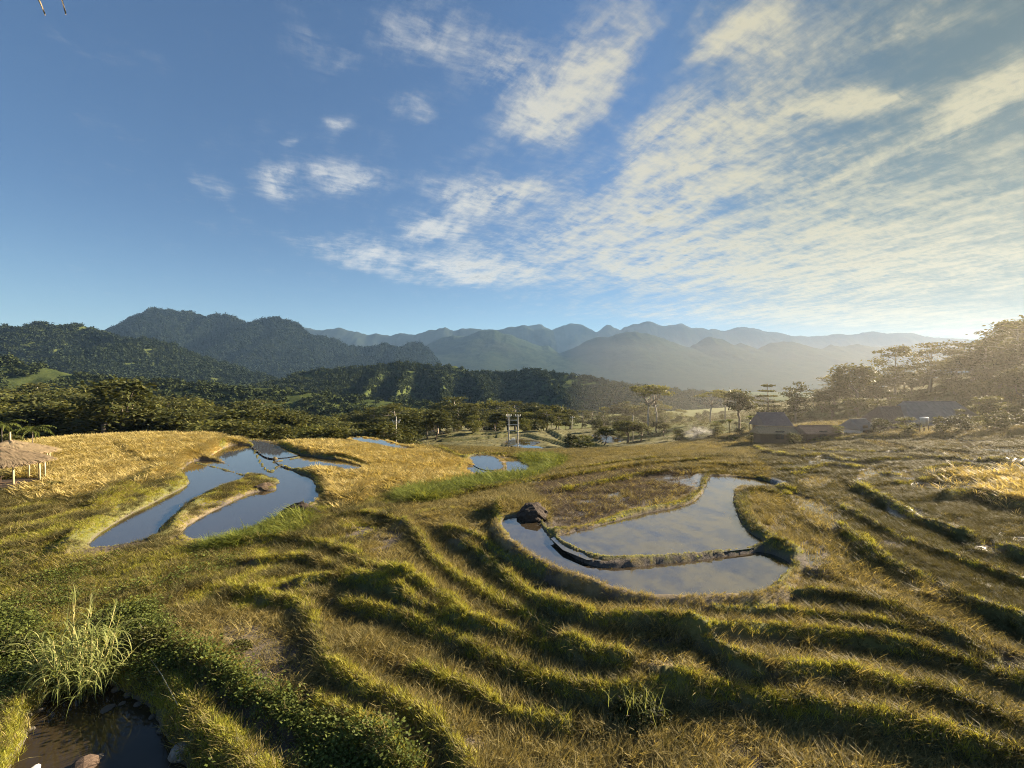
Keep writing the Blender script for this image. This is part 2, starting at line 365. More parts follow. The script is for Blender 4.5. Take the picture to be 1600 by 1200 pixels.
# ------------------------------------------------------------------ terrain: base height from surveyed points
def P(px, py, z):
    y = (EYE - z) * F / (py - CY); return ((px - CX) / F * y, y, z)
CTRL = [P(0, 1200, .2), P(150, 1130, .0), P(400, 1200, .6), P(800, 1200, .9), P(1200, 1200, 1.15), P(1600, 1200, 1.4),
        P(0, 1000, .7), P(300, 1000, .9), P(600, 1000, 1.1), P(900, 1000, 1.35), P(1300, 1000, 1.65), P(1600, 1000, 1.9),
        P(50, 880, 1.0), P(250, 900, 1.0), P(500, 870, 1.1), P(760, 870, 1.6), P(1000, 935, 2.1), P(1250, 900, 2.25), P(1600, 850, 2.7),
        P(800, 815, 2.2), P(1050, 850, 2.4), P(1150, 745, 2.4), P(950, 790, 2.4), P(620, 800, 1.1), P(700, 760, .6),
        P(150, 850, 1.3), P(330, 780, 1.35), P(450, 760, 1.3), P(400, 695, 1.3), P(300, 735, 1.4), P(60, 790, 1.7), P(120, 720, 1.8), P(200, 682, 1.8), P(50, 690, 1.8),
        P(500, 690, 1.3), P(350, 682, 1.5), P(620, 695, .7), P(700, 720, .5), P(740, 740, .4), P(800, 735, .2), P(900, 742, 1.2), P(1000, 722, 1.5), P(860, 725, 0.2),
        P(1200, 722, 2.5), P(1400, 720, 3.2), P(1600, 720, 3.9), P(1350, 780, 2.7), P(1500, 800, 2.9), P(1200, 690, 1.8), P(1400, 690, 3.1), P(1600, 680, 4.6), P(1100, 700, .8),
        P(750, 700, -1.2), P(800, 705, -3.6), P(900, 703, -4.2), P(900, 680, -3.2), P(800, 672, -4.), P(700, 672, -4.5), P(1000, 680, -2.5), P(1000, 660, -2.5), P(1100, 668, -.5), P(1150, 660, .5), P(1200, 672, 1.6),
        (-150, 60, 1.5), (-80, 86, -4.5), (-50, 88, -6), (-25, 92, -6), (-100, 130, -10), (0, 160, -9), (-200, 200, -12), (-60, 200, -12), (40, 200, -9), (0, 330, -16), (-300, 330, -18), (-600, 330, -18),
        (58, 64, 3.8), (45, 75, 3.0), (75, 75, 5), (88, 90, 7), (130, 100, 15), (110, 60, 11), (66, 95, 2.5), (50, 105, -1), (90, 130, 4), (180, 130, 18), (250, 200, 20), (120, 200, 2), (60, 160, -5), (150, 330, -8), (400, 330, 5), (600, 330, 10),
        (-40, 8, 1.0), (-14, 5, .0), (14, 5, 1.2), (40, 8, 3.0), (60, 30, 6), (-60, 20, 2), (0, 3, .8), (-90, 40, 1.8), (-10, 3, 0.2)]
CT = np.array(CTRL)
def wpos(x, y): return np.stack([x / (8 + np.abs(y)) * 30, np.log(6 + y) * 30], -1)       # even out near and far
_c = wpos(CT[:, 0], CT[:, 1])
def _k(d2): return np.sqrt(d2 + 4.0)
_A = _k(((_c[:, None] - _c[None]) ** 2).sum(-1)); n_ = len(CT)
_A = np.block([[_A + np.eye(n_) * -0.6, np.c_[np.ones(n_), _c]], [np.r_[np.ones((1, n_)), _c.T], np.zeros((3, 3))]])
_w = np.linalg.solve(_A, np.r_[CT[:, 2], 0, 0, 0])
def zbase(x, y):
    x = np.asarray(x, float); y = np.asarray(y, float); q = wpos(x, y); out = _w[n_] + q @ _w[n_ + 1:]
    for i in range(n_): out = out + _w[i] * _k((q[..., 0] - _c[i, 0]) ** 2 + (q[..., 1] - _c[i, 1]) ** 2)
    return out
YS = np.geomspace(4, 320, 3000)
def hit(px, py):
    """first place where the line of sight through a photo pixel meets the base terrain"""
    xs = (px - CX) / F * YS; zr = EYE + (CY - py) / F * YS; d = zr - zbase(xs, YS)
    i = np.argmax(d < 0)
    if d[i] >= 0: i = len(YS) - 1
    return np.array([xs[i], YS[i]])
def at(px, py, z): q = P(px, py, z); return np.array([q[0], q[1]])
def catmull(pts, step=0.35, closed=False):
    pts = np.asarray(pts, float); n = len(pts); out = []
    for i in range(n if closed else n - 1):
        p0, p1, p2, p3 = (pts[(i + k) % n] if closed else pts[min(max(i + k, 0), n - 1)] for k in (-1, 0, 1, 2))
        m = max(2, int(np.linalg.norm(p2 - p1) / step))
        for s in range(m):
            u = s / m; out.append(0.5 * ((2 * p1) + (-p0 + p2) * u + (2 * p0 - 5 * p1 + 4 * p2 - p3) * u * u + (-p0 + 3 * p1 - 3 * p2 + p3) * u ** 3))
    if not closed: out.append(pts[-1])
    return np.array(out)

# ponds and flooded paddies: water level, outline in the photo
WATERS = [
    ('right', 2.42, [(872, 842), (930, 826), (1000, 806), (1075, 790), (1100, 772), (1110, 750), (1118, 744), (1180, 749), (1214, 761), (1152, 760), (1142, 775), (1148, 805), (1163, 830), (1185, 848), (1110, 859), (1050, 865), (985, 870), (942, 874), (905, 864)]),
    ('right', 2.25, [(790, 812), (846, 812), (852, 832), (872, 858), (905, 878), (942, 890), (1000, 887), (1060, 881), (1120, 873), (1180, 863), (1215, 872), (1228, 885), (1212, 903), (1180, 922), (1120, 926), (1050, 928), (985, 922), (932, 902), (890, 890), (842, 866), (803, 838)]),
    ('left', 1.20, [(148, 850), (190, 815), (250, 783), (300, 755), (290, 735), (310, 720), (345, 724), (380, 743), (340, 762), (290, 787), (258, 812), (248, 832), (215, 845), (170, 852)]),
    ('left', 1.17, [(335, 712), (365, 696), (395, 699), (420, 717), (455, 737), (483, 748), (495, 770), (480, 787), (440, 802), (400, 822), (340, 841), (298, 836), (305, 818), (350, 793), (400, 770), (436, 765), (424, 746), (395, 741), (350, 720)]),
    ('left', 1.30, [(392, 689), (420, 692), (450, 704), (465, 710), (430, 715), (410, 706)]),
    ('left', 1.24, [(436, 717), (470, 712), (500, 716), (525, 719), (563, 731), (545, 736), (500, 729), (460, 732)]),
    ('far', 0.75, [(553, 684), (590, 688), (620, 696), (645, 703), (620, 704), (580, 695)]),
    ('far', 0.38, [(742, 713), (765, 714), (778, 728), (768, 733), (750, 727)]),
    ('far', 0.32, [(738, 729), (755, 730), (762, 737), (745, 741)]),
    ('far', 0.18, [(798, 722), (810, 723), (818, 729), (812, 741), (800, 737)]),
    ('valley', None, [(632, 689), (648, 676), (656, 676), (641, 690)]),
    ('valley', None, [(648, 691), (662, 675), (676, 672), (662, 690)]),
    ('valley', None, [(798, 689), (815, 687), (836, 691), (820, 696), (800, 695)]),
    ('valley', None, [(818, 699), (835, 698), (842, 703), (828, 704)]),
    ('valley', None, [(932, 681), (943, 680), (965, 688), (950, 690)]),
    ('rightfar', None, [(1350, 688), (1390, 691), (1432, 703), (1425, 708), (1390, 700)]),
    ('rightfar', None, [(1450, 700), (1480, 704), (1540, 712), (1500, 712)]),
    ('slope', None, [(1234, 770), (1255, 776), (1290, 790), (1310, 822), (1290, 824), (1262, 804), (1246, 788)]),
    ('slope', None, [(1252, 752), (1275, 745), (1300, 748), (1290, 757), (1262, 764)]),
    ('slope', None, [(1372, 848), (1400, 850), (1400, 857), (1378, 856)]),
    ('slope', None, [(1515, 757), (1530, 752), (1532, 765), (1518, 771)]),
    ('slope', None, [(1345, 735), (1375, 733), (1370, 745), (1345, 748)]),
    ('slope', None, [(1408, 738), (1428, 737), (1424, 746), (1410, 746)]),
    ('slope', None, [(1256, 850), (1275, 852), (1282, 880), (1264, 884)]), ('slope', None, [(1490, 812), (1500, 815), (1502, 830), (1490, 826)]), ('slope', None, [(1535, 848), (1552, 850), (1556, 862), (1540, 860)]),
    ('slope', None, [(1455, 915), (1475, 918), (1480, 930), (1460, 928)]), ('slope', None, [(1565, 1030), (1600, 1040), (1610, 1060), (1575, 1052)]), ('slope', None, [(1196, 728), (1206, 730), (1206, 744), (1197, 742)]), ('slope', None, [(1085, 765), (1092, 742), (1097, 745), (1092, 768)]),
    ('slope', None, [(955, 775), (985, 770), (980, 778), (958, 782)]), ('slope', None, [(1010, 785), (1050, 778), (1045, 787), (1015, 793)]), ('slope', None, [(1110, 697), (1125, 696), (1130, 704), (1114, 704)]),
    ('pool', 0.0, [(50, 1120), (80, 1085), (130, 1068), (180, 1073), (228, 1102), (258, 1140), (285, 1195), (300, 1260), (10, 1260), (34, 1165)]),
]
def offset_poly(q, d):
    t_ = np.roll(q, -1, 0) - np.roll(q, 1, 0); t_ /= np.linalg.norm(t_, axis=1)[:, None] + 1e-9
    nrm = np.stack([t_[:, 1], -t_[:, 0]], -1)
    area = 0.5 * np.sum(q[:, 0] * np.roll(q[:, 1], -1) - np.roll(q[:, 0], -1) * q[:, 1])
    return q + nrm * d * (1 if area > 0 else -1)
ponds = []
for kind, z, outl in WATERS:
    if z is None:
        q = np.array([hit(*p) for p in outl]); z = float(np.mean(zbase(q[:, 0], q[:, 1]))) + (0.02 if kind == 'slope' else 0)
    q = np.array([at(px, py, z) for px, py in outl])
    q = catmull(q, 0.5, True)
    if kind in ('left', 'right', 'far', 'valley'): q = offset_poly(q, {'left': .28, 'right': .18, 'far': .5, 'valley': 1.0}[kind])
    ponds.append((kind, z, q))

# bunds: earth ridges between fields. (half width m, height m, step down to the camera side m, path in the photo)
BUNDS = [
    (.32, .28, .45, [(385, 852), (430, 846), (480, 849), (540, 868), (580, 893), (615, 916), (655, 925), (690, 943), (722, 970)]),
    (.34, .30, .55, [(470, 915), (520, 908), (600, 925), (650, 952), (700, 972), (760, 988), (830, 1008), (900, 1028), (975, 1048)]),
    (.34, .32, .6, [(540, 945), (620, 965), (680, 988), (760, 1028), (830, 1063), (900, 1085), (960, 1093), (1050, 1075), (1150, 1085), (1250, 1108), (1400, 1140), (1620, 1200)]),
    (.34, .30, .4, [(370, 925), (430, 935), (475, 950), (492, 985), (502, 1030), (530, 1062), (570, 1092), (620, 1115), (660, 1140), (700, 1175), (730, 1230)]),
    (.34, .28, .3, [(290, 1025), (350, 1055), (420, 1095), (480, 1130), (540, 1160), (600, 1190), (650, 1225)]),
    (.40, .35, .25, [(165, 1050), (215, 1053), (255, 1078), (300, 1115), (335, 1152), (375, 1190), (410, 1230)]),
    (.40, .30, -.2, [(140, 1050), (75, 1058), (40, 1100), (15, 1150), (-10, 1220)]),
    (.28, .25, .35, [(535, 812), (570, 806), (620, 815), (650, 833), (668, 862), (692, 890), (735, 920), (785, 950), (830, 978), (858, 1002)]),
    (.32, .30, .5, [(722, 850), (750, 865), (778, 892), (812, 925), (850, 955), (915, 980), (1000, 983), (1060, 990), (1110, 1010), (1150, 1040), (1185, 1062)]),
    (.36, .16, .9, [(775, 800), (790, 838), (836, 870), (890, 895), (930, 907), (980, 926), (1050, 932), (1120, 931), (1185, 927), (1220, 908), (1240, 882)]),
    (.32, .30, .6, [(1085, 1000), (1130, 996), (1200, 993), (1300, 1000), (1400, 1018), (1480, 1032), (1560, 1058), (1640, 1085)]),
    (.30, .28, .45, [(1230, 1062), (1330, 1062), (1400, 1082), (1480, 1093), (1550, 1128), (1640, 1160)]),
    (.38, .40, .8, [(1205, 755), (1235, 770), (1262, 800), (1300, 820), (1338, 845), (1370, 872), (1430, 902), (1500, 940), (1640, 1000)]),
    (.34, .35, .8, [(1340, 762), (1380, 785), (1430, 812), (1480, 830), (1560, 860), (1650, 885)]),
    (.32, .35, .8, [(1480, 781), (1515, 774), (1540, 776), (1570, 787), (1650, 805)]),
    (.30, .25, .0, [(846, 812), (851, 825), (870, 852), (902, 871), (940, 882), (990, 879), (1050, 873), (1110, 866), (1160, 858), (1200, 851)]),
    (.30, .22, .01, [(860, 836), (930, 821), (1000, 800), (1070, 784), (1093, 768), (1104, 748), (1115, 740), (1180, 745), (1222, 762)]),
    (.5, .4, .01, [(1222, 772), (1180, 768), (1158, 780), (1163, 805), (1180, 830), (1205, 848), (1246, 868)]),
    (.30, .25, .3, [(1240, 745), (1290, 728), (1330, 730), (1400, 745), (1440, 738), (1500, 728), (1600, 735)]),
    (.30, .25, .5, [(1180, 700), (1240, 715), (1290, 712), (1330, 722), (1420, 718), (1540, 722), (1620, 728)]),
    (.30, .25, .3, [(880, 738), (960, 726), (1040, 718), (1120, 716), (1200, 720)]),
    (.30, .3, .4, [(700, 778), (760, 768), (850, 752), (940, 738), (1010, 727), (1110, 722)]),
    (.55, .40, .0, [(252, 838), (268, 812), (318, 782), (375, 757), (420, 745), (432, 752)]),
    (.26, .28, .0, [(305, 715), (348, 729), (392, 744)]),
    (.28, .30, .0, [(372, 686), (400, 703), (440, 724), (480, 739), (492, 750), (500, 775)]),
    (.22, .2, .0, [(425, 718), (450, 714), (470, 710)]),
    (.28, .28, .3, [(345, 692), (385, 686), (440, 692), (470, 706), (500, 712), (540, 716), (574, 730)]),
    (.7, .45, .2, [(118, 858), (180, 805), (245, 775), (292, 748), (288, 733), (255, 735), (210, 755), (150, 790)]),
    (.3, .3, .3, [(540, 680), (590, 684), (640, 696), (700, 706), (760, 710), (850, 712)]),
    (.3, .3, .0, [(604, 720), (606, 745), (603, 765)]), (.3, .3, .0, [(672, 715), (655, 740), (640, 765)]), (.3, .3, .0, [(728, 715), (715, 735), (705, 750)]),
    (.3, .3, .3, [(495, 760), (515, 775), (545, 785), (560, 768)]),
    (.25, .25, .3, [(190, 690), (205, 705), (220, 718), (250, 728)]),
    (.4, .3, 1.2, [(830, 672), (870, 680), (910, 690), (945, 697)]), (.4, .3, 1.2, [(820, 680), (860, 688), (900, 698), (930, 703)]),
    (.4, .3, 1.2, [(700, 680), (750, 676), (810, 673), (850, 668)]), (.4, .3, 1.2, [(690, 688), (740, 685), (790, 680)]), (.4, .3, 1., [(1000, 690), (1060, 684), (1150, 688)]),
    (.4, .3, 1.0, [(1190, 688), (1260, 690), (1330, 686), (1420, 684)]),
]
for path in ([(1232, 925), (1300, 935), (1400, 965), (1500, 1010), (1620, 1070)], [(1400, 760), (1450, 750), (1530, 736)], [(1180, 735), (1260, 738)],
             [(1320, 795), (1380, 830), (1450, 860), (1540, 890), (1640, 920)], [(640, 1050), (720, 1075), (800, 1120), (880, 1138)],
             [(400, 880), (470, 875), (530, 895), (570, 915)], [(700, 830), (740, 840), (800, 880), (850, 905)], [(1120, 960), (1220, 960), (1330, 975), (1420, 995)],
             [(800, 790), (760, 800), (700, 800), (650, 812)], [(500, 1110), (560, 1140), (600, 1175), (610, 1210)], [(880, 770), (960, 752), (1040, 738), (1100, 734)], [(1230, 702), (1330, 708), (1420, 706)],
             [(1420, 715), (1500, 720), (1600, 722)], [(1100, 728), (1180, 730), (1240, 726)]):
    BUNDS.append((.24, .17, .45, path))
bund_w = []
for hw, hb, stp, path in BUNDS:
    hw = hw * .78 if hw < .5 else hw
    bund_w.append((hw, hb, stp, catmull(np.array([hit(*p) for p in path]), 0.3)))
FIELD = {}      # field outlines on the ground
def field(name, *polys): FIELD[name] = [catmull(np.array([hit(*p) for p in pl]), 1.0, True) for pl in polys]
field('gold', [(75, 684), (200, 682), (345, 684), (330, 700), (275, 720), (240, 742), (190, 762), (130, 774), (98, 768), (70, 735), (62, 700)],
      [(375, 683), (530, 680), (570, 690), (650, 706), (735, 716), (735, 745), (705, 758), (590, 757), (575, 728), (500, 708), (450, 692)],
      [(492, 735), (550, 738), (562, 765), (505, 788), (497, 755)], [(1532, 748), (1640, 740), (1640, 798), (1570, 783), (1530, 772)])
field('green', [(-60, 880), (100, 870), (250, 860), (470, 800), (440, 830), (380, 880), (280, 920), (250, 960), (300, 1020), (420, 1085), (560, 1160), (660, 1240), (-80, 1240)])
field('reed', [(620, 778), (700, 758), (810, 744), (825, 752), (740, 770), (650, 788)], [(335, 835), (400, 815), (470, 800), (480, 830), (400, 850), (320, 862)], [(815, 715), (850, 712), (880, 722), (840, 745), (815, 742)])
field('weed', [(-40, 960), (40, 960), (90, 1010), (50, 1062), (-40, 1080)], [(165, 960), (270, 950), (305, 1020), (265, 1060), (190, 1042)], [(295, 1020), (360, 1050), (480, 1120), (560, 1155), (660, 1220), (560, 1235), (420, 1130), (330, 1090)])
field('bare', [(330, 965), (400, 970), (470, 1000), (490, 1050), (430, 1090), (370, 1050)], [(530, 825), (600, 818), (640, 840), (600, 850), (540, 845)], [(300, 1060), (370, 1090), (480, 1160), (400, 1200), (340, 1130)])
field('flat', [(870, 832), (930, 815), (1060, 780), (1090, 765), (1100, 742), (1010, 730), (900, 745), (830, 760), (860, 800)])
field('right', [(1215, 765), (1180, 690), (1330, 684), (1660, 690), (1660, 985), (1500, 930), (1360, 870), (1290, 815)])
field('valley', [(640, 692), (700, 668), (850, 664), (960, 680), (1100, 672), (1250, 684), (1150, 700), (1020, 712), (900, 708), (760, 704)])

def inside(poly, x, y):
    r = np.zeros(x.shape, bool); n = len(poly)
    bx = (x > poly[:, 0].min()) & (x < poly[:, 0].max()) & (y > poly[:, 1].min()) & (y < poly[:, 1].max())
    if not bx.any(): return r
    xx, yy = x[bx], y[bx]; rr = np.zeros(xx.shape, bool)
    for i in range(n):
        x1, y1 = poly[i]; x2, y2 = poly[(i + 1) % n]
        if y1 == y2: continue
        c = ((y1 > yy) != (y2 > yy)) & (xx < (x2 - x1) * (yy - y1) / (y2 - y1) + x1); rr ^= c
    r[bx] = rr; return r
def pdist(line, x, y, closed=False):
    """distance to a path and the side (+1 on the far / left side)"""
    best = np.full(x.shape, 1e9); side = np.ones(x.shape); n = len(line)
    for i in range(n if closed else n - 1):
        a = line[i]; b = line[(i + 1) % n]; d = b - a; L2 = d @ d + 1e-12
        u = np.clip(((x - a[0]) * d[0] + (y - a[1]) * d[1]) / L2, 0, 1)
        ex = x - a[0] - u * d[0]; ey = y - a[1] - u * d[1]; q = ex * ex + ey * ey
        mk = q < best; best = np.where(mk, q, best); side = np.where(mk, np.sign(d[0] * (y - a[1]) - d[1] * (x - a[0])), side)
    return np.sqrt(best), side

def ZN_right(x, y): return smooth(x, 9, 15) * smooth(y, 13, 20)
NV, NU, Y0, Y1, UM = 520, 640, 4.0, 330.0, 1.95
ly = np.linspace(math.log(Y0), math.log(Y1), NV); uu = np.linspace(-UM, UM, NU)
GY = np.exp(ly)[:, None] * np.ones((1, NU)); GX = (np.exp(ly)[:, None] + 1.0) * uu[None, :]
gx, gy = GX.ravel(), GY.ravel()
Z = zbase(gx, gy); Z = Z + 0.10 * fbm(gx / 2.2, gy / 2.2, 3, 3) * np.clip(gy / 10, 0.5, 1) + 0.04 * fbm(gx / .5, gy / .5, 9, 2)
Z = Z + 0.5 * fbm(gx / 14, gy / 14, 5, 3) * smooth(gy, 60, 110)
bundm = np.zeros_like(Z); crest = np.zeros_like(Z); wetm = np.zeros_like(Z); water = np.zeros_like(Z)
wob = 0.12 * fbm(gx / 0.7, gy / 0.7, 21, 3)
for hw, hb, stp, line in bund_w:
    mk = (gx > line[:, 0].min() - 4) & (gx < line[:, 0].max() + 4) & (gy > line[:, 1].min() - 4) & (gy < line[:, 1].max() + 4)
    idx = np.nonzero(mk)[0]; d, s = pdist(line, gx[idx], gy[idx]); kp = d < 4; idx = idx[kp]; d = d[kp]; s = s[kp]
    dd = np.maximum(d + wob[idx], 0)
    far = max(1.0, np.median(line[:, 1]) / 45)
    soft = 1 - .25 * ZN_right(gx[idx], gy[idx])
    va = soft * np.clip(1 + .6 * fbm(gx[idx] / 2.4, gy[idx] / 2.4, 31, 3), .55, 1.5)
    Z[idx] += .8 * hb * np.exp(-(dd / (hw * 1.15)) ** 3) * va
    Z[idx] += stp * 0.33 * va * np.tanh((s * d + .12) / (hw * 0.6)) * np.exp(-(d / 2.0) ** 1.5)
    crest[idx] = np.maximum(crest[idx], np.exp(-(dd / (hw * .8)) ** 4) * (stp == 0.0))
    bundm[idx] = np.maximum(bundm[idx], np.exp(-(dd / (hw * 1.08 * far)) ** 3))
Zb = Z.copy()
PD = []; nearw = np.zeros_like(Z)
for kind, lev, poly in ponds:                                     # banks first
    m = 3.0
    mk = (gx > poly[:, 0].min() - m) & (gx < poly[:, 0].max() + m) & (gy > poly[:, 1].min() - m) & (gy < poly[:, 1].max() + m)
    idx = np.nonzero(mk)[0]
    if not len(idx): continue
    d, _ = pdist(poly, gx[idx], gy[idx], True); ins = inside(poly, gx[idx], gy[idx])
    sd = np.where(ins, -d, d) + wob[idx] * 0.8                   # signed, + outside
    PD.append((kind, lev, idx, sd)); z = Z[idx]; big = kind in ('right', 'left', 'pool')
    nearw[idx] = np.maximum(nearw[idx], 0 if kind in ('slope', 'rightfar', 'pool') else 1 - smooth(sd, .3, 1.5 if big else 4.0)); lip = (0.10 if big else 0.03)
    zmin = lev + lip - smooth(sd, 0.35, 2.2) * 6; zmax = lev + 0.12 + np.maximum(sd, 0) * (.55 if kind != 'pool' else 1.2)
    z2 = np.minimum(np.maximum(z, zmin), zmax)
    Z[idx] = np.where(sd < 2.5, z2, z)
for kind, lev, idx, sd in PD:                                     # then the beds
    bot = lev - (0.16 if kind != 'slope' else 0.03 + 0.05 * fbm(gx[idx] / .8, gy[idx] / .8, 77, 3)); z = Z[idx]; big = kind in ('right', 'left', 'pool')
    tt = smooth(sd, -0.20, 0.12); z2 = np.where(sd < .15, bot + (np.maximum(z, lev + .05) - bot) * tt, z)
    z2 = np.maximum(z2, np.where(sd < .15, lev - .2 + crest[idx] * .31, -99))
    Z[idx] = z2
    water[idx] = np.maximum(water[idx], (z2 < lev + .015) & (sd < .3))
    wetm[idx] = np.maximum(wetm[idx], smooth(lev + .13 - z2, 0, .12) * (sd < .3))
def zone(name):
    r = np.zeros_like(Z)
    for poly in FIELD[name]: r = np.maximum(r, inside(poly, gx, gy))
    return r
ZN = {k_: zone(k_) for k_ in FIELD}
far_green = np.maximum(smooth(gy, 74, 84) * (1 - ZN['valley'] * .45), ZN['right'] * 0.6)
pud = np.maximum(ZN['right'], ZN['flat'] * .9) * smooth(fbm(gx / 3.2, gy / 6.0, 141, 3) + .35 * fbm(gx / .8, gy / .8, 142, 2), .12, .24) * (1 - bundm) * (gy < 62)
zone_col = np.stack([np.clip(np.maximum(np.maximum(bundm * .8, ZN['green'] * .7), np.maximum(far_green, ZN['reed'])), 0, 1), ZN['gold'] * (1 - bundm * .7), np.clip(wetm + np.maximum(np.maximum(ZN['bare'] * .85, pud), ZN['flat'] * .8 * (1 - bundm)), 0, 1), pud], -1)
I = np.arange(NV * NU).reshape(NV, NU)
FQ = np.stack([I[:-1, :-1], I[:-1, 1:], I[1:, 1:], I[1:, :-1]], -1).reshape(-1, 4)
gm = mesh_np('ground', np.stack([gx, gy, Z], -1), FQ, M_ground, True)
ca = gm.color_attributes.new('zone', 'FLOAT_COLOR', 'POINT'); ca.data.foreach_set('color', zone_col.astype(np.float32).ravel())
tag(link('ground', gm), 'terraced ground of harvested rice paddies with earth bunds', kind='structure')

def gsample(A, x, y):
    """bilinear look-up on the terrain grid"""
    fy = (np.log(np.clip(y, Y0, Y1)) - ly[0]) / (ly[1] - ly[0]); fx = (x / (y + 1.0) - uu[0]) / (uu[1] - uu[0])
    fy = np.clip(fy, 0, NV - 1.001); fx = np.clip(fx, 0, NU - 1.001); i = fy.astype(int); j = fx.astype(int); a = fy - i; b = fx - j
    G = A.reshape(NV, NU)
    return (G[i, j] * (1 - a) * (1 - b) + G[i + 1, j] * a * (1 - b) + G[i, j + 1] * (1 - a) * b + G[i + 1, j + 1] * a * b)
def gz(x, y): return float(gsample(Z, np.array([float(x)]), np.array([float(y)]))[0])

# water sheets
WLAB = {'right': 'still paddy water mirroring the clouds', 'left': 'dark still paddy water by the golden field', 'far': 'strip of flooded paddy beyond the golden field',
        'valley': 'flooded paddy glinting in the valley', 'rightfar': 'flooded paddy strip below the houses', 'slope': 'shallow water standing in rice stubble', 'pool': 'dark pool below the bank'}
for kind, lev, poly in ponds:
    q = offset_poly(poly[::2] if len(poly) > 60 else poly, 0.18)
    vs = [Vector((a, b, lev)) for a, b in q]; tri = tessellate_polygon([vs])
    me = bpy.data.meshes.new('water'); me.from_pydata(vs, [], [tuple(x) for x in tri]); me.update(); me.materials.append(M_pool if kind == 'pool' else M_water)
    bm = bmesh.new(); bm.from_mesh(me); bmesh.ops.recalc_face_normals(bm, faces=bm.faces)
    for f in bm.faces:
        if f.normal.z < 0: f.normal_flip()
    bm.to_mesh(me); bm.free()
    tag(link('water', me), WLAB[kind], kind='structure')
# ------------------------------------------------------------------ hills
def hill(name, label, crest, D, base, front, back, mat, seed, rough=0.05, spur=0.22, nx=520, nv=80, spurw=0.12, extra=None, grow=1.5, crest_rough=0.045):
    """a ridge whose crest line was measured in the photo, built at distance D with slopes on both sides"""
    cx = np.array([(p_[0] - CX) / F * D for p_ in crest]); cz = np.array([EYE + (CY - p_[1]) / F * D for p_ in crest])
    xs = np.linspace(cx[0], cx[-1], nx); zc = np.interp(xs, cx, cz)
    ker = np.array([0, 1, 3, 1, 0.]); ker /= ker.sum(); zc = np.convolve(np.pad(zc, 2, 'edge'), ker, 'valid')
    wdt = cx[-1] - cx[0]
    zc = zc + crest_rough * (zc - base) * fbm(xs / (wdt * .018), xs * 0, seed + 50, 5, .6)
    vv = np.r_[np.linspace(-1, 0, int(nv * .72)), np.linspace(0, 1, nv - int(nv * .72) + 1)[1:]]
    X = np.ones((nv, 1)) * xs[None]; V = vv[:, None] * np.ones((1, nx))
    wig = fbm(xs / (wdt * .15), xs * 0 + 3, seed + 9, 2)
    Yw = D + np.where(V < 0, V * front, V * back) + (wig * front * 0.12)[None] * (1 - np.abs(V))
    pr = (1 - np.abs(V)) ** grow
    rid = 1 - np.abs(fbm(X / (wdt * spurw) + 0.3 * np.sin(Yw / front * 5), Yw / (front * 2.5), seed, 3)) * 2
    kk = np.ones(61); kk /= 61; zs = np.convolve(np.pad(zc, 30, 'edge'), kk, 'valid'); ZC = zs[None] + (zc - zs)[None] * (1 - np.abs(V)) ** 7
    Zh = base + (ZC - base) * pr * (1 + spur * (rid - .3) * 4 * (np.abs(V)) * (1 - np.abs(V)) * 1.0)
    Zh = Zh + rough * (zc[None] - base) * fbm(X / (front * .12), Yw / (front * .12), seed + 3, 5) * np.minimum(1, np.abs(V) * 6) * (1 - np.abs(V)) * 1.5
    if extra is not None: Zh = extra(X, Yw, V, Zh, zc)
    II = np.arange(nv * nx).reshape(nv, nx)
    FF = np.stack([II[:-1, :-1], II[:-1, 1:], II[1:, 1:], II[1:, :-1]], -1).reshape(-1, 4)
    tag(link(name, mesh_np(name, np.stack([X, Yw, Zh], -1).reshape(-1, 3), FF, mat, True)), label, kind='structure')
    return X, Yw, Zh, V
VB = -40.0
hill('mountains', 'farthest pale blue mountain range on the horizon', [(-300, 545), (-100, 530), (20, 526), (165, 516), (185, 515), (200, 520), (330, 512), (480, 512), (505, 517), (530, 512), (548, 515), (575, 524), (590, 521), (610, 525), (625, 521), (650, 526), (672, 515), (697, 512), (704, 516), (722, 513), (732, 515), (757, 513), (778, 516), (796, 510), (820, 509), (835, 516), (850, 514), (865, 518)], 4700, VB, 1200, 1000, M_hillfar, 11, 0.09, 0.12, 900, 40)
hill('mountains', 'farthest pale mountain range under the evening clouds', [(780, 530), (820, 512), (847, 509), (862, 516), (878, 510), (893, 506), (910, 508), (930, 519), (945, 510), (965, 518), (980, 511), (1000, 505), (1015, 504), (1035, 511), (1060, 506), (1080, 514), (1110, 514), (1130, 517), (1150, 511), (1175, 514), (1200, 519), (1230, 524), (1260, 525), (1290, 522), (1310, 525), (1350, 521), (1370, 524), (1400, 522), (1430, 529), (1480, 530), (1560, 534), (1700, 530), (2000, 540)], 5400, VB, 1500, 1000, M_hillfar, 12, 0.09, 0.12, 1000, 40)
h2 = hill('mountains', 'grey forested mountain ridge in the middle distance', [(600, 600), (630, 585), (655, 548), (672, 535), (690, 527), (702, 526), (725, 524), (745, 518), (772, 515), (800, 523), (825, 532), (845, 540), (858, 539), (875, 551), (888, 547), (905, 540), (930, 528), (955, 525), (975, 519), (990, 518), (1010, 523), (1035, 529), (1060, 540), (1073, 544), (1090, 533), (1105, 528), (1125, 533), (1143, 541), (1152, 537), (1165, 540), (1177, 547), (1200, 536), (1235, 533), (1285, 546), (1300, 539), (1325, 541), (1350, 537), (1370, 541), (1420, 538), (1450, 541), (1500, 534), (1600, 545), (1900, 550)], 3600, VB, 1500, 900, M_hillmid, 13, 0.05, 0.08, 900, 110)
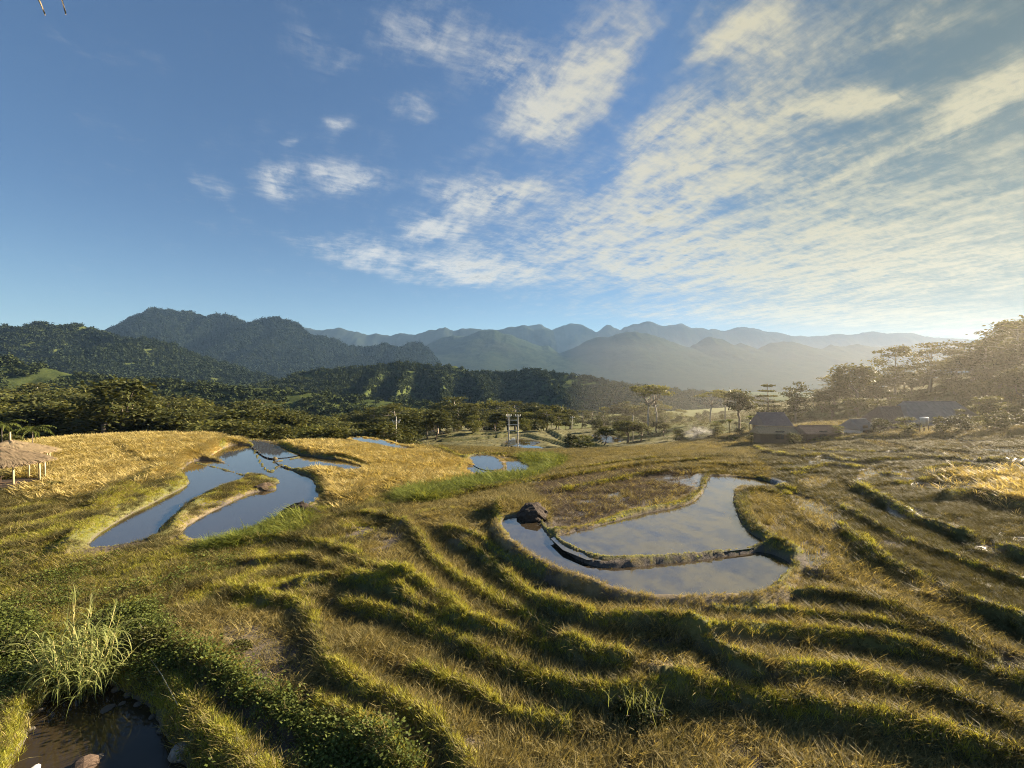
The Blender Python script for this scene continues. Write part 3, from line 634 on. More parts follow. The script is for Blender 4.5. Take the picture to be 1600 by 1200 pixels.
h3 = hill('mountains', 'dark flat topped forested mountain on the left', [(120, 600), (150, 560), (190, 522), (215, 508), (235, 497), (258, 489), (280, 490), (305, 493), (335, 498), (370, 497), (385, 504), (396, 513), (402, 511), (420, 503), (440, 502), (462, 504), (475, 511), (495, 528), (515, 528), (530, 535), (550, 546), (560, 543), (580, 545), (592, 543), (602, 538), (615, 545), (625, 547), (640, 536), (652, 535), (668, 546), (690, 575), (720, 600)], 2300, VB, 900, 600, M_hillmid, 14, 0.08, 0.25, 800, 110)
h4 = hill('mountains', 'forested hill at the left edge', [(-500, 520), (-200, 505), (-60, 512), (0, 513), (30, 515), (62, 507), (80, 505), (100, 514), (120, 513), (137, 512), (155, 519), (180, 527), (215, 533), (240, 532), (262, 537), (285, 552), (310, 562), (340, 570), (370, 580), (420, 590), (480, 604), (520, 615)], 1050, VB, 520, 300, M_hillnear, 15, 0.10, 0.4, 360, 90)
def spurs(X, Y, V, Zh, zc):
    D = 760.0; rel = np.zeros_like(X)
    for px0, px1, amp, wd in ((600, 640, 44, 15), (638, 680, 40, 14), (690, 742, 36, 20), (740, 800, 30, 20), (560, 575, 8, 20), (840, 900, 14, 26)):
        x0, x1 = (px0 - CX) / F * D, (px1 - CX) / F * D; c = x0 + (x1 - x0) * np.clip(-V, 0, 1)
        rel = np.maximum(rel, np.exp(-np.abs((X - c) / wd) ** 1.2))
    win = smooth(X, (575 - CX) / F * D, (600 - CX) / F * D) * (1 - smooth(X, (830 - CX) / F * D, (900 - CX) / F * D))
    return Zh + 34 * (rel - .75) * np.clip(-V * 3.0, 0, 1) * np.clip((1 + V) * 2, 0, 1) * (V < 0) * win
h5 = hill('hills', 'low wooded hill with sunlit spurs in the valley', [(360, 612), (430, 598), (470, 586), (500, 580), (540, 577), (580, 573), (600, 570), (625, 567), (650, 567), (668, 572), (690, 571), (712, 572), (735, 581), (760, 580), (790, 582), (830, 579), (860, 581), (900, 586), (940, 595), (1000, 604), (1080, 612), (1180, 622)], 760, VB, 330, 240, M_hillnear, 16, 0.05, 0.12, 380, 90, extra=spurs)
h6 = hill('hills', 'bright green valley slope beyond the wood on the left', [(-700, 540), (-300, 545), (-100, 552), (0, 556), (30, 566), (70, 576), (110, 586), (170, 592), (240, 597), (330, 602), (400, 605), (470, 612), (560, 624), (680, 634)], 420, -26.0, 150, 160, M_hillnear, 17, 0.08, 0.2, 300, 70)
m_ = MB(); m_.add([(-11500, -2400, -30), (11500, -2400, -30), (11500, 7100, -30), (-11500, 7100, -30)], [(0, 1, 2, 3)])
tag(m_.build('valley_floor', M_hillnear), 'valley floor running out to the mountains', kind='structure')

# ------------------------------------------------------------------ leaf cards, trees
def cards(cen, size, seed, flat=0.3, aspect=0.55):
    """leaf shaped four-corner faces with random tilt"""
    r = np.random.default_rng(seed); n = len(cen)
    nrm = r.normal(size=(n, 3)); nrm[:, 2] = np.abs(nrm[:, 2]) + flat; nrm /= np.linalg.norm(nrm, axis=1)[:, None]
    a = np.cross(nrm, r.normal(size=(n, 3))); a /= np.linalg.norm(a, axis=1)[:, None]; b = np.cross(nrm, a)
    s = (size * r.uniform(.6, 1.3, n))[:, None]
    V = np.stack([cen - a * s, cen + b * s * aspect, cen + a * s, cen - b * s * aspect], 1).reshape(-1, 3)
    return V, np.arange(4 * n).reshape(n, 4)
def limb(mb, p0, p1, r0, r1, r, n=5, bend=0.12):
    p0 = np.array(p0, float); p1 = np.array(p1, float); L = np.linalg.norm(p1 - p0); pts = []; rad = []
    k1 = r.normal(size=3) * L * bend
    for i in range(4):
        u = i / 3; pts.append(p0 + (p1 - p0) * u + k1 * math.sin(u * math.pi)); rad.append(r0 + (r1 - r0) * u)
    mb.tube(pts, rad, n); return pts
def make_tree(kind, seed):
    """unit-free tree about 10 m tall; returns trunk mesh and crown mesh"""
    r = np.random.default_rng(seed); mb = MB(); cl = []     # clusters: centre, radius xyz, leaves
    lean = r.normal(size=2) * .35
    if kind == 'broad':
        top = np.array([lean[0], lean[1], 5.2]); limb(mb, (0, 0, -.6), top, .26, .13, r)
        for i in range(26):
            a = r.uniform(0, 6.28); el = r.uniform(-.35, 1); rad = 2.5 * math.sqrt(r.uniform(.25, 1)) * math.cos(max(el, 0) * 1.1)
            c = np.array([lean[0] + rad * math.cos(a), lean[1] + rad * math.sin(a), 6.0 + 3.1 * el])
            cl.append((c, np.array([.95, .95, .6]) * r.uniform(.7, 1.2), 75))
            if i % 3 == 0: limb(mb, top * r.uniform(.55, 1), c, .08, .02, r, 4)
        ls = .27; m = [M_leafA, M_leafB][seed % 2]
    elif kind == 'bush':
        for i in range(5): limb(mb, (0, 0, -.4), (r.normal() * 1.3, r.normal() * 1.3, 5), .12, .03, r, 4)
        for i in range(30):
            a = r.uniform(0, 6.28); h = r.uniform(1.0, 9.0); rad = 3.0 * math.sqrt(r.uniform(.1, 1)) * (1 - (abs(h - 4.5) / 6) ** 2)
            cl.append((np.array([rad * math.cos(a), rad * math.sin(a), h]), np.array([1.05, 1.05, .75]) * r.uniform(.7, 1.2), 75))
        ls = .28; m = [M_leafB, M_leafA, M_leafC][seed % 3]
    elif kind == 'umbrella':
        f = np.array([lean[0] * .4, lean[1] * .4, 5.6]); limb(mb, (0, 0, -.6), f, .20, .13, r, 6, .03)
        for i in range(11):
            a = i * 2.4 + r.uniform(-.4, .4); rad = r.uniform(1.0, 3.4); c = np.array([f[0] + rad * math.cos(a), f[1] + rad * math.sin(a), 9.3 - .12 * rad * rad + r.uniform(-.7, .35)])
            limb(mb, f - np.array([0, 0, r.uniform(0, .8)]), c - np.array([0, 0, .25]), .09, .02, r, 4, .08)
            cl.append((c, np.array([1.0, 1.0, .22]) * r.uniform(.8, 1.2), 120))
        ls = .20; m = M_leafC
    elif kind == 'tiered':
        top = np.array([lean[0], lean[1], 9.5]); limb(mb, (0, 0, -.6), top, .24, .04, r, 6, .02)
        for i in range(34):
            u = r.uniform(.30, 1); h = 9.8 * u; a = r.uniform(0, 6.28); rad = r.uniform(.5, 3.5) * (1.1 - .75 * abs(u - .68))* (0.55 if u > .92 else 1)
            b0 = np.array([lean[0] * u, lean[1] * u, h - rad * .25]); c = np.array([lean[0] * u + rad * math.cos(a), lean[1] * u + rad * math.sin(a), h + .1 * rad])
            limb(mb, b0, c, .07, .02, r, 4, .06); cl.append((c, np.array([1.0, 1.0, .34]) * r.uniform(.75, 1.25), 80))
        ls = .21; m = M_leafA if seed % 2 else M_leafB
    elif kind == 'pagoda':
        top = np.array([0, 0, 9.8]); limb(mb, (0, 0, -.6), top, .22, .03, r, 6, .01)
        for i in range(7):
            h = 3.0 + i * 1.05; rad = 2.7 * (1 - i / 7.6) + .3
            for j in range(6):
                a = j * 1.047 + i * .5 + r.uniform(-.2, .2); q = rad * r.uniform(.55, 1); c = np.array([q * math.cos(a), q * math.sin(a), h - .1 * q + r.uniform(-.12, .12)])
                limb(mb, (0, 0, h - .2), c, .05, .015, r, 4, .03); cl.append((c, np.array([.7, .7, .16]) * (1 - i / 14), 55))
        ls = .19; m = M_leafB
    V = []; 
    for c, s, nl in cl: V.append(c + r.normal(size=(nl, 3)) * s * .62)
    LV, LF = cards(np.concatenate(V), ls, seed + 5, .5)
    return mb.mesh('trunk', M_palebark if kind in ('umbrella', 'tiered') else M_bark, True), mesh_np('crown', LV, LF, m)
PROTO = {k_: [make_tree(k_, 100 * i + j) for j in range(n__)] for i, (k_, n__) in enumerate((('broad', 4), ('bush', 3), ('umbrella', 3), ('tiered', 4), ('pagoda', 1)))}
# natural crown top of each prototype
def tree(kind, x, y, ztop, label, group=None, var=0, wide=1.0, rz=0.0, name=None, sink=0.0):
    tm, cm = PROTO[kind][var % len(PROTO[kind])]; z0 = gz(x, y) - sink
    top = 10.0; s = max(0.15, (ztop - z0) / top)
    o = thing(name or {'bush': 'bush'}.get(kind, 'tree'), label, 'bush' if kind == 'bush' and s < .45 else 'tree', (x, y, z0), rz, group)
    o.scale = (s * wide, s * wide, s)
    link('trunk', tm, o); link('crown', cm, o); return o
def tree_px(kind, px, pytop, y, *a, **kw): return tree(kind, (px - CX) / F * y, y, EYE + (CY - pytop) / F * y, *a, **kw)
rr = random.Random(5)
SKYLINE = [(-80, 612), (0, 604), (60, 604), (120, 606), (160, 608), (250, 622), (300, 618), (330, 626), (400, 625), (430, 632), (470, 642), (520, 645), (570, 640), (600, 634), (660, 640), (700, 622), (750, 626), (800, 622), (850, 624), (880, 634), (910, 642), (940, 636), (970, 628), (1040, 628), (1060, 640), (1120, 640), (1160, 636), (1200, 632)]
sx = [p_[0] for p_ in SKYLINE]; sy = [p_[1] for p_ in SKYLINE]
MARKS = [(105, 'behind the thatched huts'), (172, 'left of the pale trunked tree'), (262, 'right of the pale trunked tree'), (360, 'behind the first golden field'),
         (460, 'behind the dark left pond'), (565, 'behind the second golden field'), (655, 'behind the lone utility pole'), (740, 'behind the glinting valley paddies'), (860, 'behind the transformer poles'),
         (960, 'behind the dark valley terraces'), (1070, 'around the tall flat topped tree'), (1200, 'left of the bluish roofed house'), (1310, 'behind the long low sheds'), (1400, 'behind the small white walled house'), (1510, 'behind the large grey roofed house'), (1600, 'right of the large grey roofed house'), (9999, 'past the hillside end')]
LOOK = {'broad': 'round crowned tree', 'bush': 'bushy many stemmed tree', 'tiered': 'feathery layered tree', 'umbrella': 'thin flat topped tree'}
def mark(px): return next(t_ for lim, t_ in MARKS if px < lim)
def belt(n, x0, x1, ya, yb, dy0, dy1, group, row, kinds, wide=(1.35, 2.0), outline=None):
    ox, oy = outline or (sx, sy)
    for i in range(n):
        px = x0 + (x1 - x0) * (i + rr.uniform(.1, .9)) / n; y = rr.uniform(ya, yb); k_ = rr.choice(kinds)
        pt = np.interp(px, ox, oy) + rr.uniform(dy0, dy1)
        tree_px(k_, px, pt, y, '%s, %s row of the %s, %s' % (LOOK[k_], row, 'wood' if group == G1 else 'valley grove' if group == G2 else 'hillside', mark(px)), group, rr.randrange(9), rr.uniform(*wide), rr.uniform(0, 6.28))
G1 = 'trees of the wood beyond the golden rice field'
belt(44, -90, 700, 150, 190, -6, 6, G1, 'back', ['broad', 'broad', 'bush', 'tiered'])
belt(46, -90, 690, 112, 135, 4, 18, G1, 'middle', ['broad', 'broad', 'bush'])
belt(44, -90, 640, 88, 100, 16, 34, G1, 'front', ['broad', 'bush', 'bush'], (1.4, 2.2))
G2 = 'trees of the grove behind the valley terraces'
belt(26, 650, 1180, 165, 190, -4, 8, G2, 'back', ['broad', 'tiered', 'bush'])
belt(28, 640, 1130, 140, 158, 8, 22, G2, 'middle', ['broad', 'bush', 'tiered'])
belt(12, 930, 1200, 118, 135, 16, 32, G2, 'front', ['bush', 'bush', 'tiered'])
belt(16, 880, 1190, 92, 112, 24, 44, G2, 'nearest', ['bush', 'broad', 'bush'], (1.3, 2.0))
belt(12, 640, 900, 126, 140, 22, 34, G2, 'nearest', ['bush', 'broad'], (1.3, 1.9))
# right-hand hillside
RS = [(1130, 640), (1170, 632), (1230, 618), (1260, 604), (1290, 592), (1330, 575), (1360, 572), (1400, 575), (1430, 570), (1470, 560), (1520, 530), (1570, 512), (1600, 500), (1680, 470), (1800, 430), (2000, 380)]
rx_ = [p_[0] for p_ in RS]; ry_ = [p_[1] for p_ in RS]
G3 = 'trees of the hillside wood above the houses'
def rbelt(n, x0, x1, ya, yb, dy0, dy1, row, kinds, wide=(1.2, 1.8)): belt(n, x0, x1, ya, yb, dy0, dy1, G3, row, kinds, wide, (rx_, ry_))
rbelt(19, 1200, 1720, 112, 130, 0, 12, 'topmost', ['broad', 'tiered', 'tiered'])
rbelt(21, 1220, 1720, 98, 110, 12, 34, 'upper', ['broad', 'bush', 'tiered'], (1.4, 2.0))
rbelt(22, 1190, 1720, 84, 94, 34, 62, 'middle', ['broad', 'bush', 'bush'], (1.5, 2.1))
rbelt(16, 1400, 1720, 72, 80, 58, 95, 'lower', ['bush', 'broad', 'bush'], (1.5, 2.1))
rbelt(5, 1520, 1720, 60, 68, 95, 140, 'lowest', ['bush', 'broad'], (1.4, 2.0))
# trees one can name
tree_px('broad', 190, 588, 90, 'tall dark tree with a pale bare trunk standing out above the wood', None, 2, 1.3)
tree_px('umbrella', 1013, 594, 112, 'tall flat topped tree on two slender trunks above the grove', None, 0, 1.0, .6)
tree_px('umbrella', 1024, 597, 113, 'slender trunk close beside the tall flat topped tree', None, 1, .9, 2.1)
tree_px('pagoda', 1199, 597, 88, 'small pagoda shaped tree behind the bluish roof', None, 0, 1.15)
tree_px('tiered', 1243, 598, 92, 'reddish topped layered tree right of the pagoda shaped tree', None, 1, 1.1)
tree_px('broad', 1332, 562, 96, 'round topped tree at the left end of the hillside wood', None, 1, 1.25)
tree_px('tiered', 1398, 540, 104, 'airy layered tree with sky showing through its crown', None, 0, 1.1)
tree_px('tiered', 1452, 535, 106, 'tall layered tree right of the airy one', None, 2, 1.2, 1.0)
tree_px('tiered', 1535, 516, 100, 'broad layered tree high on the hillside', None, 3, 1.35, 2.0)
tree_px('tiered', 1592, 497, 92, 'highest tree on the hillside at the right edge of the photo', None, 0, 1.3, 3.0)
tree_px('broad', 1152, 606, 96, 'dense rounded tree left of the bluish roof', None, 0, 1.2)
tree_px('umbrella', 1110, 610, 118, 'wispy flat topped tree left of the dense rounded tree', None, 2, 1.3)
tree_px('umbrella', 1133, 604, 120, 'wispy tall tree behind the dense rounded tree', None, 0, 1.2, 1.5)

# far woods: crowns scattered over the hillsides as one mass each
def proto_obj(name, me): return bpy.data.objects.new(name, me)
def gn_scatter(name, label, pts, rot, scl, idx, tint, protos, kind='stuff'):
    me = bpy.data.meshes.new(name); n = len(pts)
    me.vertices.add(n); me.vertices.foreach_set('co', np.asarray(pts, np.float32).ravel())
    a = me.attributes.new('rot', 'FLOAT_VECTOR', 'POINT'); a.data.foreach_set('vector', np.asarray(rot, np.float32).ravel())
    a = me.attributes.new('scl', 'FLOAT_VECTOR', 'POINT'); a.data.foreach_set('vector', np.asarray(scl, np.float32).ravel())
    a = me.attributes.new('idx', 'INT', 'POINT'); a.data.foreach_set('value', np.asarray(idx, np.int32))
    a = me.attributes.new('tint', 'FLOAT', 'POINT'); a.data.foreach_set('value', np.asarray(tint, np.float32))
    o = link(name, me); tag(o, label, kind=kind)
    pc = bpy.data.collections.new(name + '_source')
    for i, p_ in enumerate(protos): pc.objects.link(bpy.data.objects.new('%s_%02d' % (name, i), p_))
    ng = bpy.data.node_groups.new(name, 'GeometryNodeTree')
    ng.interface.new_socket('Geometry', in_out='INPUT', socket_type='NodeSocketGeometry'); ng.interface.new_socket('Geometry', in_out='OUTPUT', socket_type='NodeSocketGeometry')
    N = ng.nodes; L = ng.links; gi = N.new('NodeGroupInput'); go = N.new('NodeGroupOutput'); ip = N.new('GeometryNodeInstanceOnPoints')
    ci = N.new('GeometryNodeCollectionInfo'); ci.inputs['Collection'].default_value = pc; ci.inputs['Separate Children'].default_value = True; ci.inputs['Reset Children'].default_value = True
    def attr(nm, ty):
        q = N.new('GeometryNodeInputNamedAttribute'); q.data_type = ty; q.inputs[0].default_value = nm; return q.outputs['Attribute']
    L.new(gi.outputs[0], ip.inputs['Points']); L.new(ci.outputs[0], ip.inputs['Instance']); ip.inputs['Pick Instance'].default_value = True
    L.new(attr('idx', 'INT'), ip.inputs['Instance Index']); L.new(attr('rot', 'FLOAT_VECTOR'), ip.inputs['Rotation']); L.new(attr('scl', 'FLOAT_VECTOR'), ip.inputs['Scale'])
    L.new(ip.outputs[0], go.inputs[0])
    md = o.modifiers.new('scatter', 'NODES'); md.node_group = ng
    return o
def far_crown(seed, mat=None):
    r = np.random.default_rng(seed); V = []
    for i in range(9):
        c = np.array([r.normal() * .45, r.normal() * .45, r.uniform(.0, .9)]); V.append(c + r.normal(size=(16, 3)) * .28)
    LV, LF = cards(np.concatenate(V), .24, seed, .6, .8); return mesh_np('far_crown', LV, LF, mat or M_farleaf)
FC = [far_crown(900 + i) for i in range(4)]; FH = [far_crown(940 + i, M_h4leaf) for i in range(4)]; FM = [far_crown(920 + i, M_mtleaf) for i in range(4)]
def hill_wood(name, label, H, n, vmin, vmax, size, seed, clump=0.0, tbias=0.0, protos=None):
    X, Y, Zz, V = H; r = np.random.default_rng(seed); nv, nx = X.shape
    vs = V[:, 0]; lo = np.searchsorted(vs, vmin); hi = np.searchsorted(vs, vmax) - 1
    i = r.uniform(lo, hi, n); j = r.uniform(0, nx - 1.01, n); a = i.astype(int); b = j.astype(int); fa = i - a; fb_ = j - b
    def bl(A): return A[a, b] * (1 - fa) * (1 - fb_) + A[a + 1, b] * fa * (1 - fb_) + A[a, b + 1] * (1 - fa) * fb_ + A[a + 1, b + 1] * fa * fb_
    x, y, z = bl(X), bl(Y), bl(Zz)
    keep = (np.abs((x / y)) < 1.45)
    if clump: keep &= fbm(x / 28, y / 28, seed, 3) > -0.25 + clump * r.uniform(-1, 1, n) * .3
    x, y, z = x[keep], y[keep], z[keep]; k_ = len(x)
    s = size * r.uniform(.6, 1.35, k_)[:, None] * np.array([1, 1, 1.0]); 
    tint = np.clip(r.uniform(0, 1, k_) * .3 + .6 * (fbm(x / 60, y / 60, seed + 4, 3) * .5 + .5) + tbias, 0, 1)
    gn_scatter(name, label, np.stack([x, y, z - size * .15], -1), np.stack([x * 0, x * 0, r.uniform(0, 6.28, k_)], -1), s, r.integers(0, 4, k_), tint, protos or FC)
hill_wood('far_wood', 'forest covering the hill at the left edge', h4, 19000, -1, .1, 6.5, 41, protos=FH)
hill_wood('far_wood', 'forest on the low hill with sunlit spurs', h5, 12000, -1, .1, 3.6, 42, 1.6, .3)
hill_wood('far_wood', 'scattered woodland on the bright green valley slope', h6, 3000, -1, .15, 3.6, 43, 1.0, .3)
hill_wood('far_wood', 'forest on the dark flat topped mountain', h3, 30000, -1, .05, 11, 44, protos=FM)

# ------------------------------------------------------------------ grasses
def tuft(seed, n, h, spread, width, lean, droop, bias=0.0, mat=None, head=False, seg=2):
    """a clump of bent blades"""
    r = np.random.default_rng(seed); V = []; T = []; Q = []
    for i in range(n):
        a = r.uniform(0, 6.28); b0 = np.array([r.normal() * spread, r.normal() * spread, -.03]); hh = h * r.uniform(.55, 1.15); wd = width * r.uniform(.7, 1.3)
        d = np.array([math.cos(a), math.sin(a)]); tl = abs(r.normal()) * lean + .05; side = np.array([-d[1], d[0], 0]) * wd / 2
        dirx = d * math.sin(min(tl, 1.4)) + np.array([bias, -bias * .3]); p_ = b0; base = len(V); st = seg + (1 if head else 0)
        for s_ in range(st):
            u = s_ / st; V += [p_ - side * (1 - .55 * u), p_ + side * (1 - .55 * u)]
            el = max(-.9, math.cos(tl) - droop * (u + .35) * r.uniform(.6, 1.3))
            hx = math.sqrt(max(0.05, 1 - min(1, el * el)));  nd = dirx / (np.linalg.norm(dirx) + 1e-6)
            p_ = p_ + np.array([nd[0] * hx, nd[1] * hx, el]) * hh / st
            if head and s_ == st - 2: side = side * 2.2
        V.append(p_)
        for s_ in range(st - 1): Q.append((base + 2 * s_, base + 2 * s_ + 1, base + 2 * s_ + 3, base + 2 * s_ + 2))
        T.append((base + 2 * st - 2, base + 2 * st - 1, base + 2 * st))
    return mesh_np('tuft', np.array(V), [np.array(Q), np.array(T)] if Q else [np.array(T)], mat)
def leafy(seed, n, h, rad, size, mat):
    r = np.random.default_rng(seed); c = np.stack([r.normal(size=n) * rad, r.normal(size=n) * rad, r.uniform(.05, 1, n) * h], -1)
    LV, LF = cards(c, size, seed, .9, .7); return mesh_np('leafy', LV, LF, mat)
TYPES = {
    'stubble': [tuft(200 + i, 11, .46, .07, .021, .5, .5, .15, M_stubble) for i in range(5)],
    'lodged': [tuft(220 + i, 10, .55, .10, .021, 1.1, .9, .5, M_stubble) for i in range(4)],
    'bund': [tuft(240 + i, 18, .27, .06, .018, .35, .35, .05, M_bund) for i in range(5)],
    'rice': [tuft(260 + i, 13, .62, .07, .024, .16, .42, .04, M_rice, True) for i in range(4)],
    'reed': [tuft(280 + i, 15, .95, .12, .028, .42, .6, .05, M_reed, seg=3) for i in range(4)],
    'weed': [leafy(300 + i, 34, .34, .17, .042, M_weed) for i in range(4)],
    'mud': [tuft(340 + i, 10, .42, .10, .02, 1.15, .9, .5, M_mudstraw) for i in range(4)],
    'olive': [tuft(320 + i, 15, .45, .09, .017, .45, .5, .1, M_olive) for i in range(4)],
}
def sample_pts(n, ya, yb, seed, ulim=1.42, power=-0.4):
    """random places, thinner with distance"""
    r = np.random.default_rng(seed); e = power + 2
    y = (ya ** e + r.uniform(0, 1, n) * (yb ** e - ya ** e)) ** (1 / e); x = r.uniform(-ulim, ulim, n) * (y + 1); return x, y
x, y = sample_pts(560000, 6.5, 82, 3, power=-.55)
r = np.random.default_rng(11); N_ = len(x)
Wt = gsample(water.astype(float), x, y); B = gsample(bundm, x, y); ZZ = gsample(Z, x, y)
zn = {k_: gsample(v_, x, y) for k_, v_ in ZN.items()}; wetp = gsample(wetm, x, y)
typ = np.full(N_, 'stubble', dtype=object); u = r.uniform(0, 1, N_); pn = fbm(x / 3.0, y / 3.0, 71, 3); pn2 = fbm(x / 1.1, y / 1.1, 72, 2)
typ[u < .35 + pn * .5] = 'lodged'
typ[(r.uniform(0, 1, N_) < .08 + pn2 * .2)] = 'olive'
ri = zn['right'] > .5; typ[ri & (u < .95 - pn * .5)] = 'olive'
gr = zn['green'] > .5; typ[gr] = np.where(u[gr] < .04 + .5 * zn['weed'][gr] + pn2[gr] * .35, 'weed', np.where(u[gr] < .6, 'bund', np.where(u[gr] < .74, 'olive', 'stubble')))
fl = zn['flat'] > .5; typ[fl] = np.where(u[fl] < .88, 'mud', 'stubble')
jx, jy = r.normal(size=N_) * .03 * y, r.normal(size=N_) * .03 * y
go_ = gsample(ZN['gold'], x + jx + pn * 1.5, y + jy + pn2 * 1.5) > .5; typ[go_] = 'rice'
rd = zn['reed'] > .5; typ[rd] = np.where(u[rd] < .42 + pn2[rd] * .5, 'reed', np.where(u[rd] < .8, 'bund', 'olive'))
bn = (B + pn2 * .25 + pn * .15 > .62) ; typ[bn] = np.where(u[bn] < .74, 'bund', np.where(u[bn] < .84, 'olive', 'stubble'))
rb = bn & (ri | (x > 11)) & (u < .35); typ[rb] = 'olive'
bg_ = bn & (zn['weed'] > .5); typ[bg_ & (u < .5)] = 'weed'
lb = (x < -8) & (y > 18) & (y < 45) & ~go_ & ~gr & ~rd; typ[lb & (u < .75)] = np.where(pn2[lb & (u < .75)] > .1, 'olive', 'bund')
keep = (Wt < .35)
slope_w = np.zeros(N_, bool)
for kind, lev, poly in ponds:
    if kind in ('slope', 'rightfar'): slope_w |= inside(poly, x, y)
keep = np.where(slope_w, r.uniform(0, 1, N_) < .34, keep)
typ[slope_w] = 'stubble'
pond_w = (Wt > .6) & ~slope_w & (x > 0) & (y < 45) & (r.uniform(0, 1, N_) < .02 + .05 * np.clip(pn, 0, 1)); typ[pond_w] = 'stubble'
keep &= ~((zn['bare'] > .5) & (r.uniform(0, 1, N_) < .78) & (B < .3))
keep &= ~((wetp > .6) & ~slope_w & (r.uniform(0, 1, N_) < .8))
patch = (typ == 'stubble') | (typ == 'lodged')
keep &= ~(patch & ~ri & (pn2 + .5 * pn < -.38) & (r.uniform(0, 1, N_) < .85))
hut_zone = (np.hypot(x + 41.4, y - 36.0) < 3.1); keep |= pond_w; pdl = gsample(pud, x, y); keep &= ~((pdl > .4) & (r.uniform(0, 1, N_) < .95)); keep &= ~hut_zone; keep &= ~(fl & (B < .4) & (r.uniform(0, 1, N_) < .5))
keep &= ~((y > 68) & (zn['gold'] < .5) & (zn['valley'] < .5) & (zn['right'] < .5) & (r.uniform(0, 1, N_) < .5))
NAMES = {'stubble': ('rice_stubble', 'standing dry rice stubble on the harvested terraces'), 'lodged': ('fallen_straw', 'bent and fallen rice straw on the harvested terraces'), 'bund': ('grass', 'bright green and yellow grass along the bunds'),
         'rice': ('ripe_rice', 'ripe golden rice standing in the uncut fields'), 'reed': ('reeds', 'tall green reeds and wild grass in the wet hollow'), 'weed': ('weeds', 'low leafy weeds on the banks by the dark pool'), 'mud': ('muddy_straw', 'grey brown flattened straw on the muddy field behind the right hand pond'), 'olive': ('wild_grass', 'olive brown wild grass among the stubble')}
for ty, protos in TYPES.items():
    mk = keep & (typ == ty); k_ = int(mk.sum())
    if not k_: continue
    xx, yy, zz = x[mk], y[mk], ZZ[mk]
    sc = r.uniform(.7, 1.25, k_) * (1 + .25 * fbm(xx / 2, yy / 2, 81, 2)); nwt = gsample(nearw, xx, yy); wdn = np.clip(yy / 20, 1, 1.9) * (1 - .35 * nwt); sc *= 1 - .42 * nwt
    cr = gsample(crest, xx, yy); sc *= 1 - .45 * np.clip(cr, 0, 1)
    rz_ = gsample(ZN['right'], xx, yy); sc *= 1 - .38 * rz_ * (ty in ('olive', 'stubble', 'lodged'))
    if ty in ('bund',): sc *= .85 + .5 * np.clip(pn[mk], -.5, .6)
    tint = np.clip(.5 + .55 * fbm(xx / 2.5, yy / 2.5, 91, 3) + r.normal(size=k_) * .22, 0, 1)
    rot = np.stack([r.normal(size=k_) * .12, r.normal(size=k_) * .12, r.uniform(0, 6.28, k_) if ty not in ('lodged', 'stubble') else r.normal(size=k_) * .9 + fbm(xx / 4, yy / 4, 95, 2) * 2], -1)
    gn_scatter(NAMES[ty][0], NAMES[ty][1], np.stack([xx, yy, zz], -1), rot, np.stack([sc * wdn, sc * wdn, sc * (.8 + .2 * wdn)], -1), r.integers(0, len(protos), k_), tint, protos)
# rough growth on the valley and hillside ground further off
x, y = sample_pts(50000, 60, 200, 8, 1.42, -.3); B = gsample(ZN['valley'], x, y); Wt = gsample(water.astype(float), x, y); go2 = gsample(ZN['gold'], x, y)
mk = (Wt < .2) & (go2 < .3) & ((B < .5) | (r.uniform(0, 1, len(x)) < .7)); x, y = x[mk], y[mk]; k_ = len(x)
gn_scatter('undergrowth', 'rough grass and undergrowth on the valley slopes', np.stack([x, y, gsample(Z, x, y)], -1), np.stack([r.normal(size=k_) * .1, r.normal(size=k_) * .1, r.uniform(0, 6.28, k_)], -1),
           (r.uniform(1.2, 2.4, k_) * np.where(gsample(ZN['valley'], x, y) > .5, .6, 1))[:, None] * np.array([1.3, 1.3, .7]), r.integers(0, 4, k_), r.uniform(0, 1, k_), TYPES['olive'])
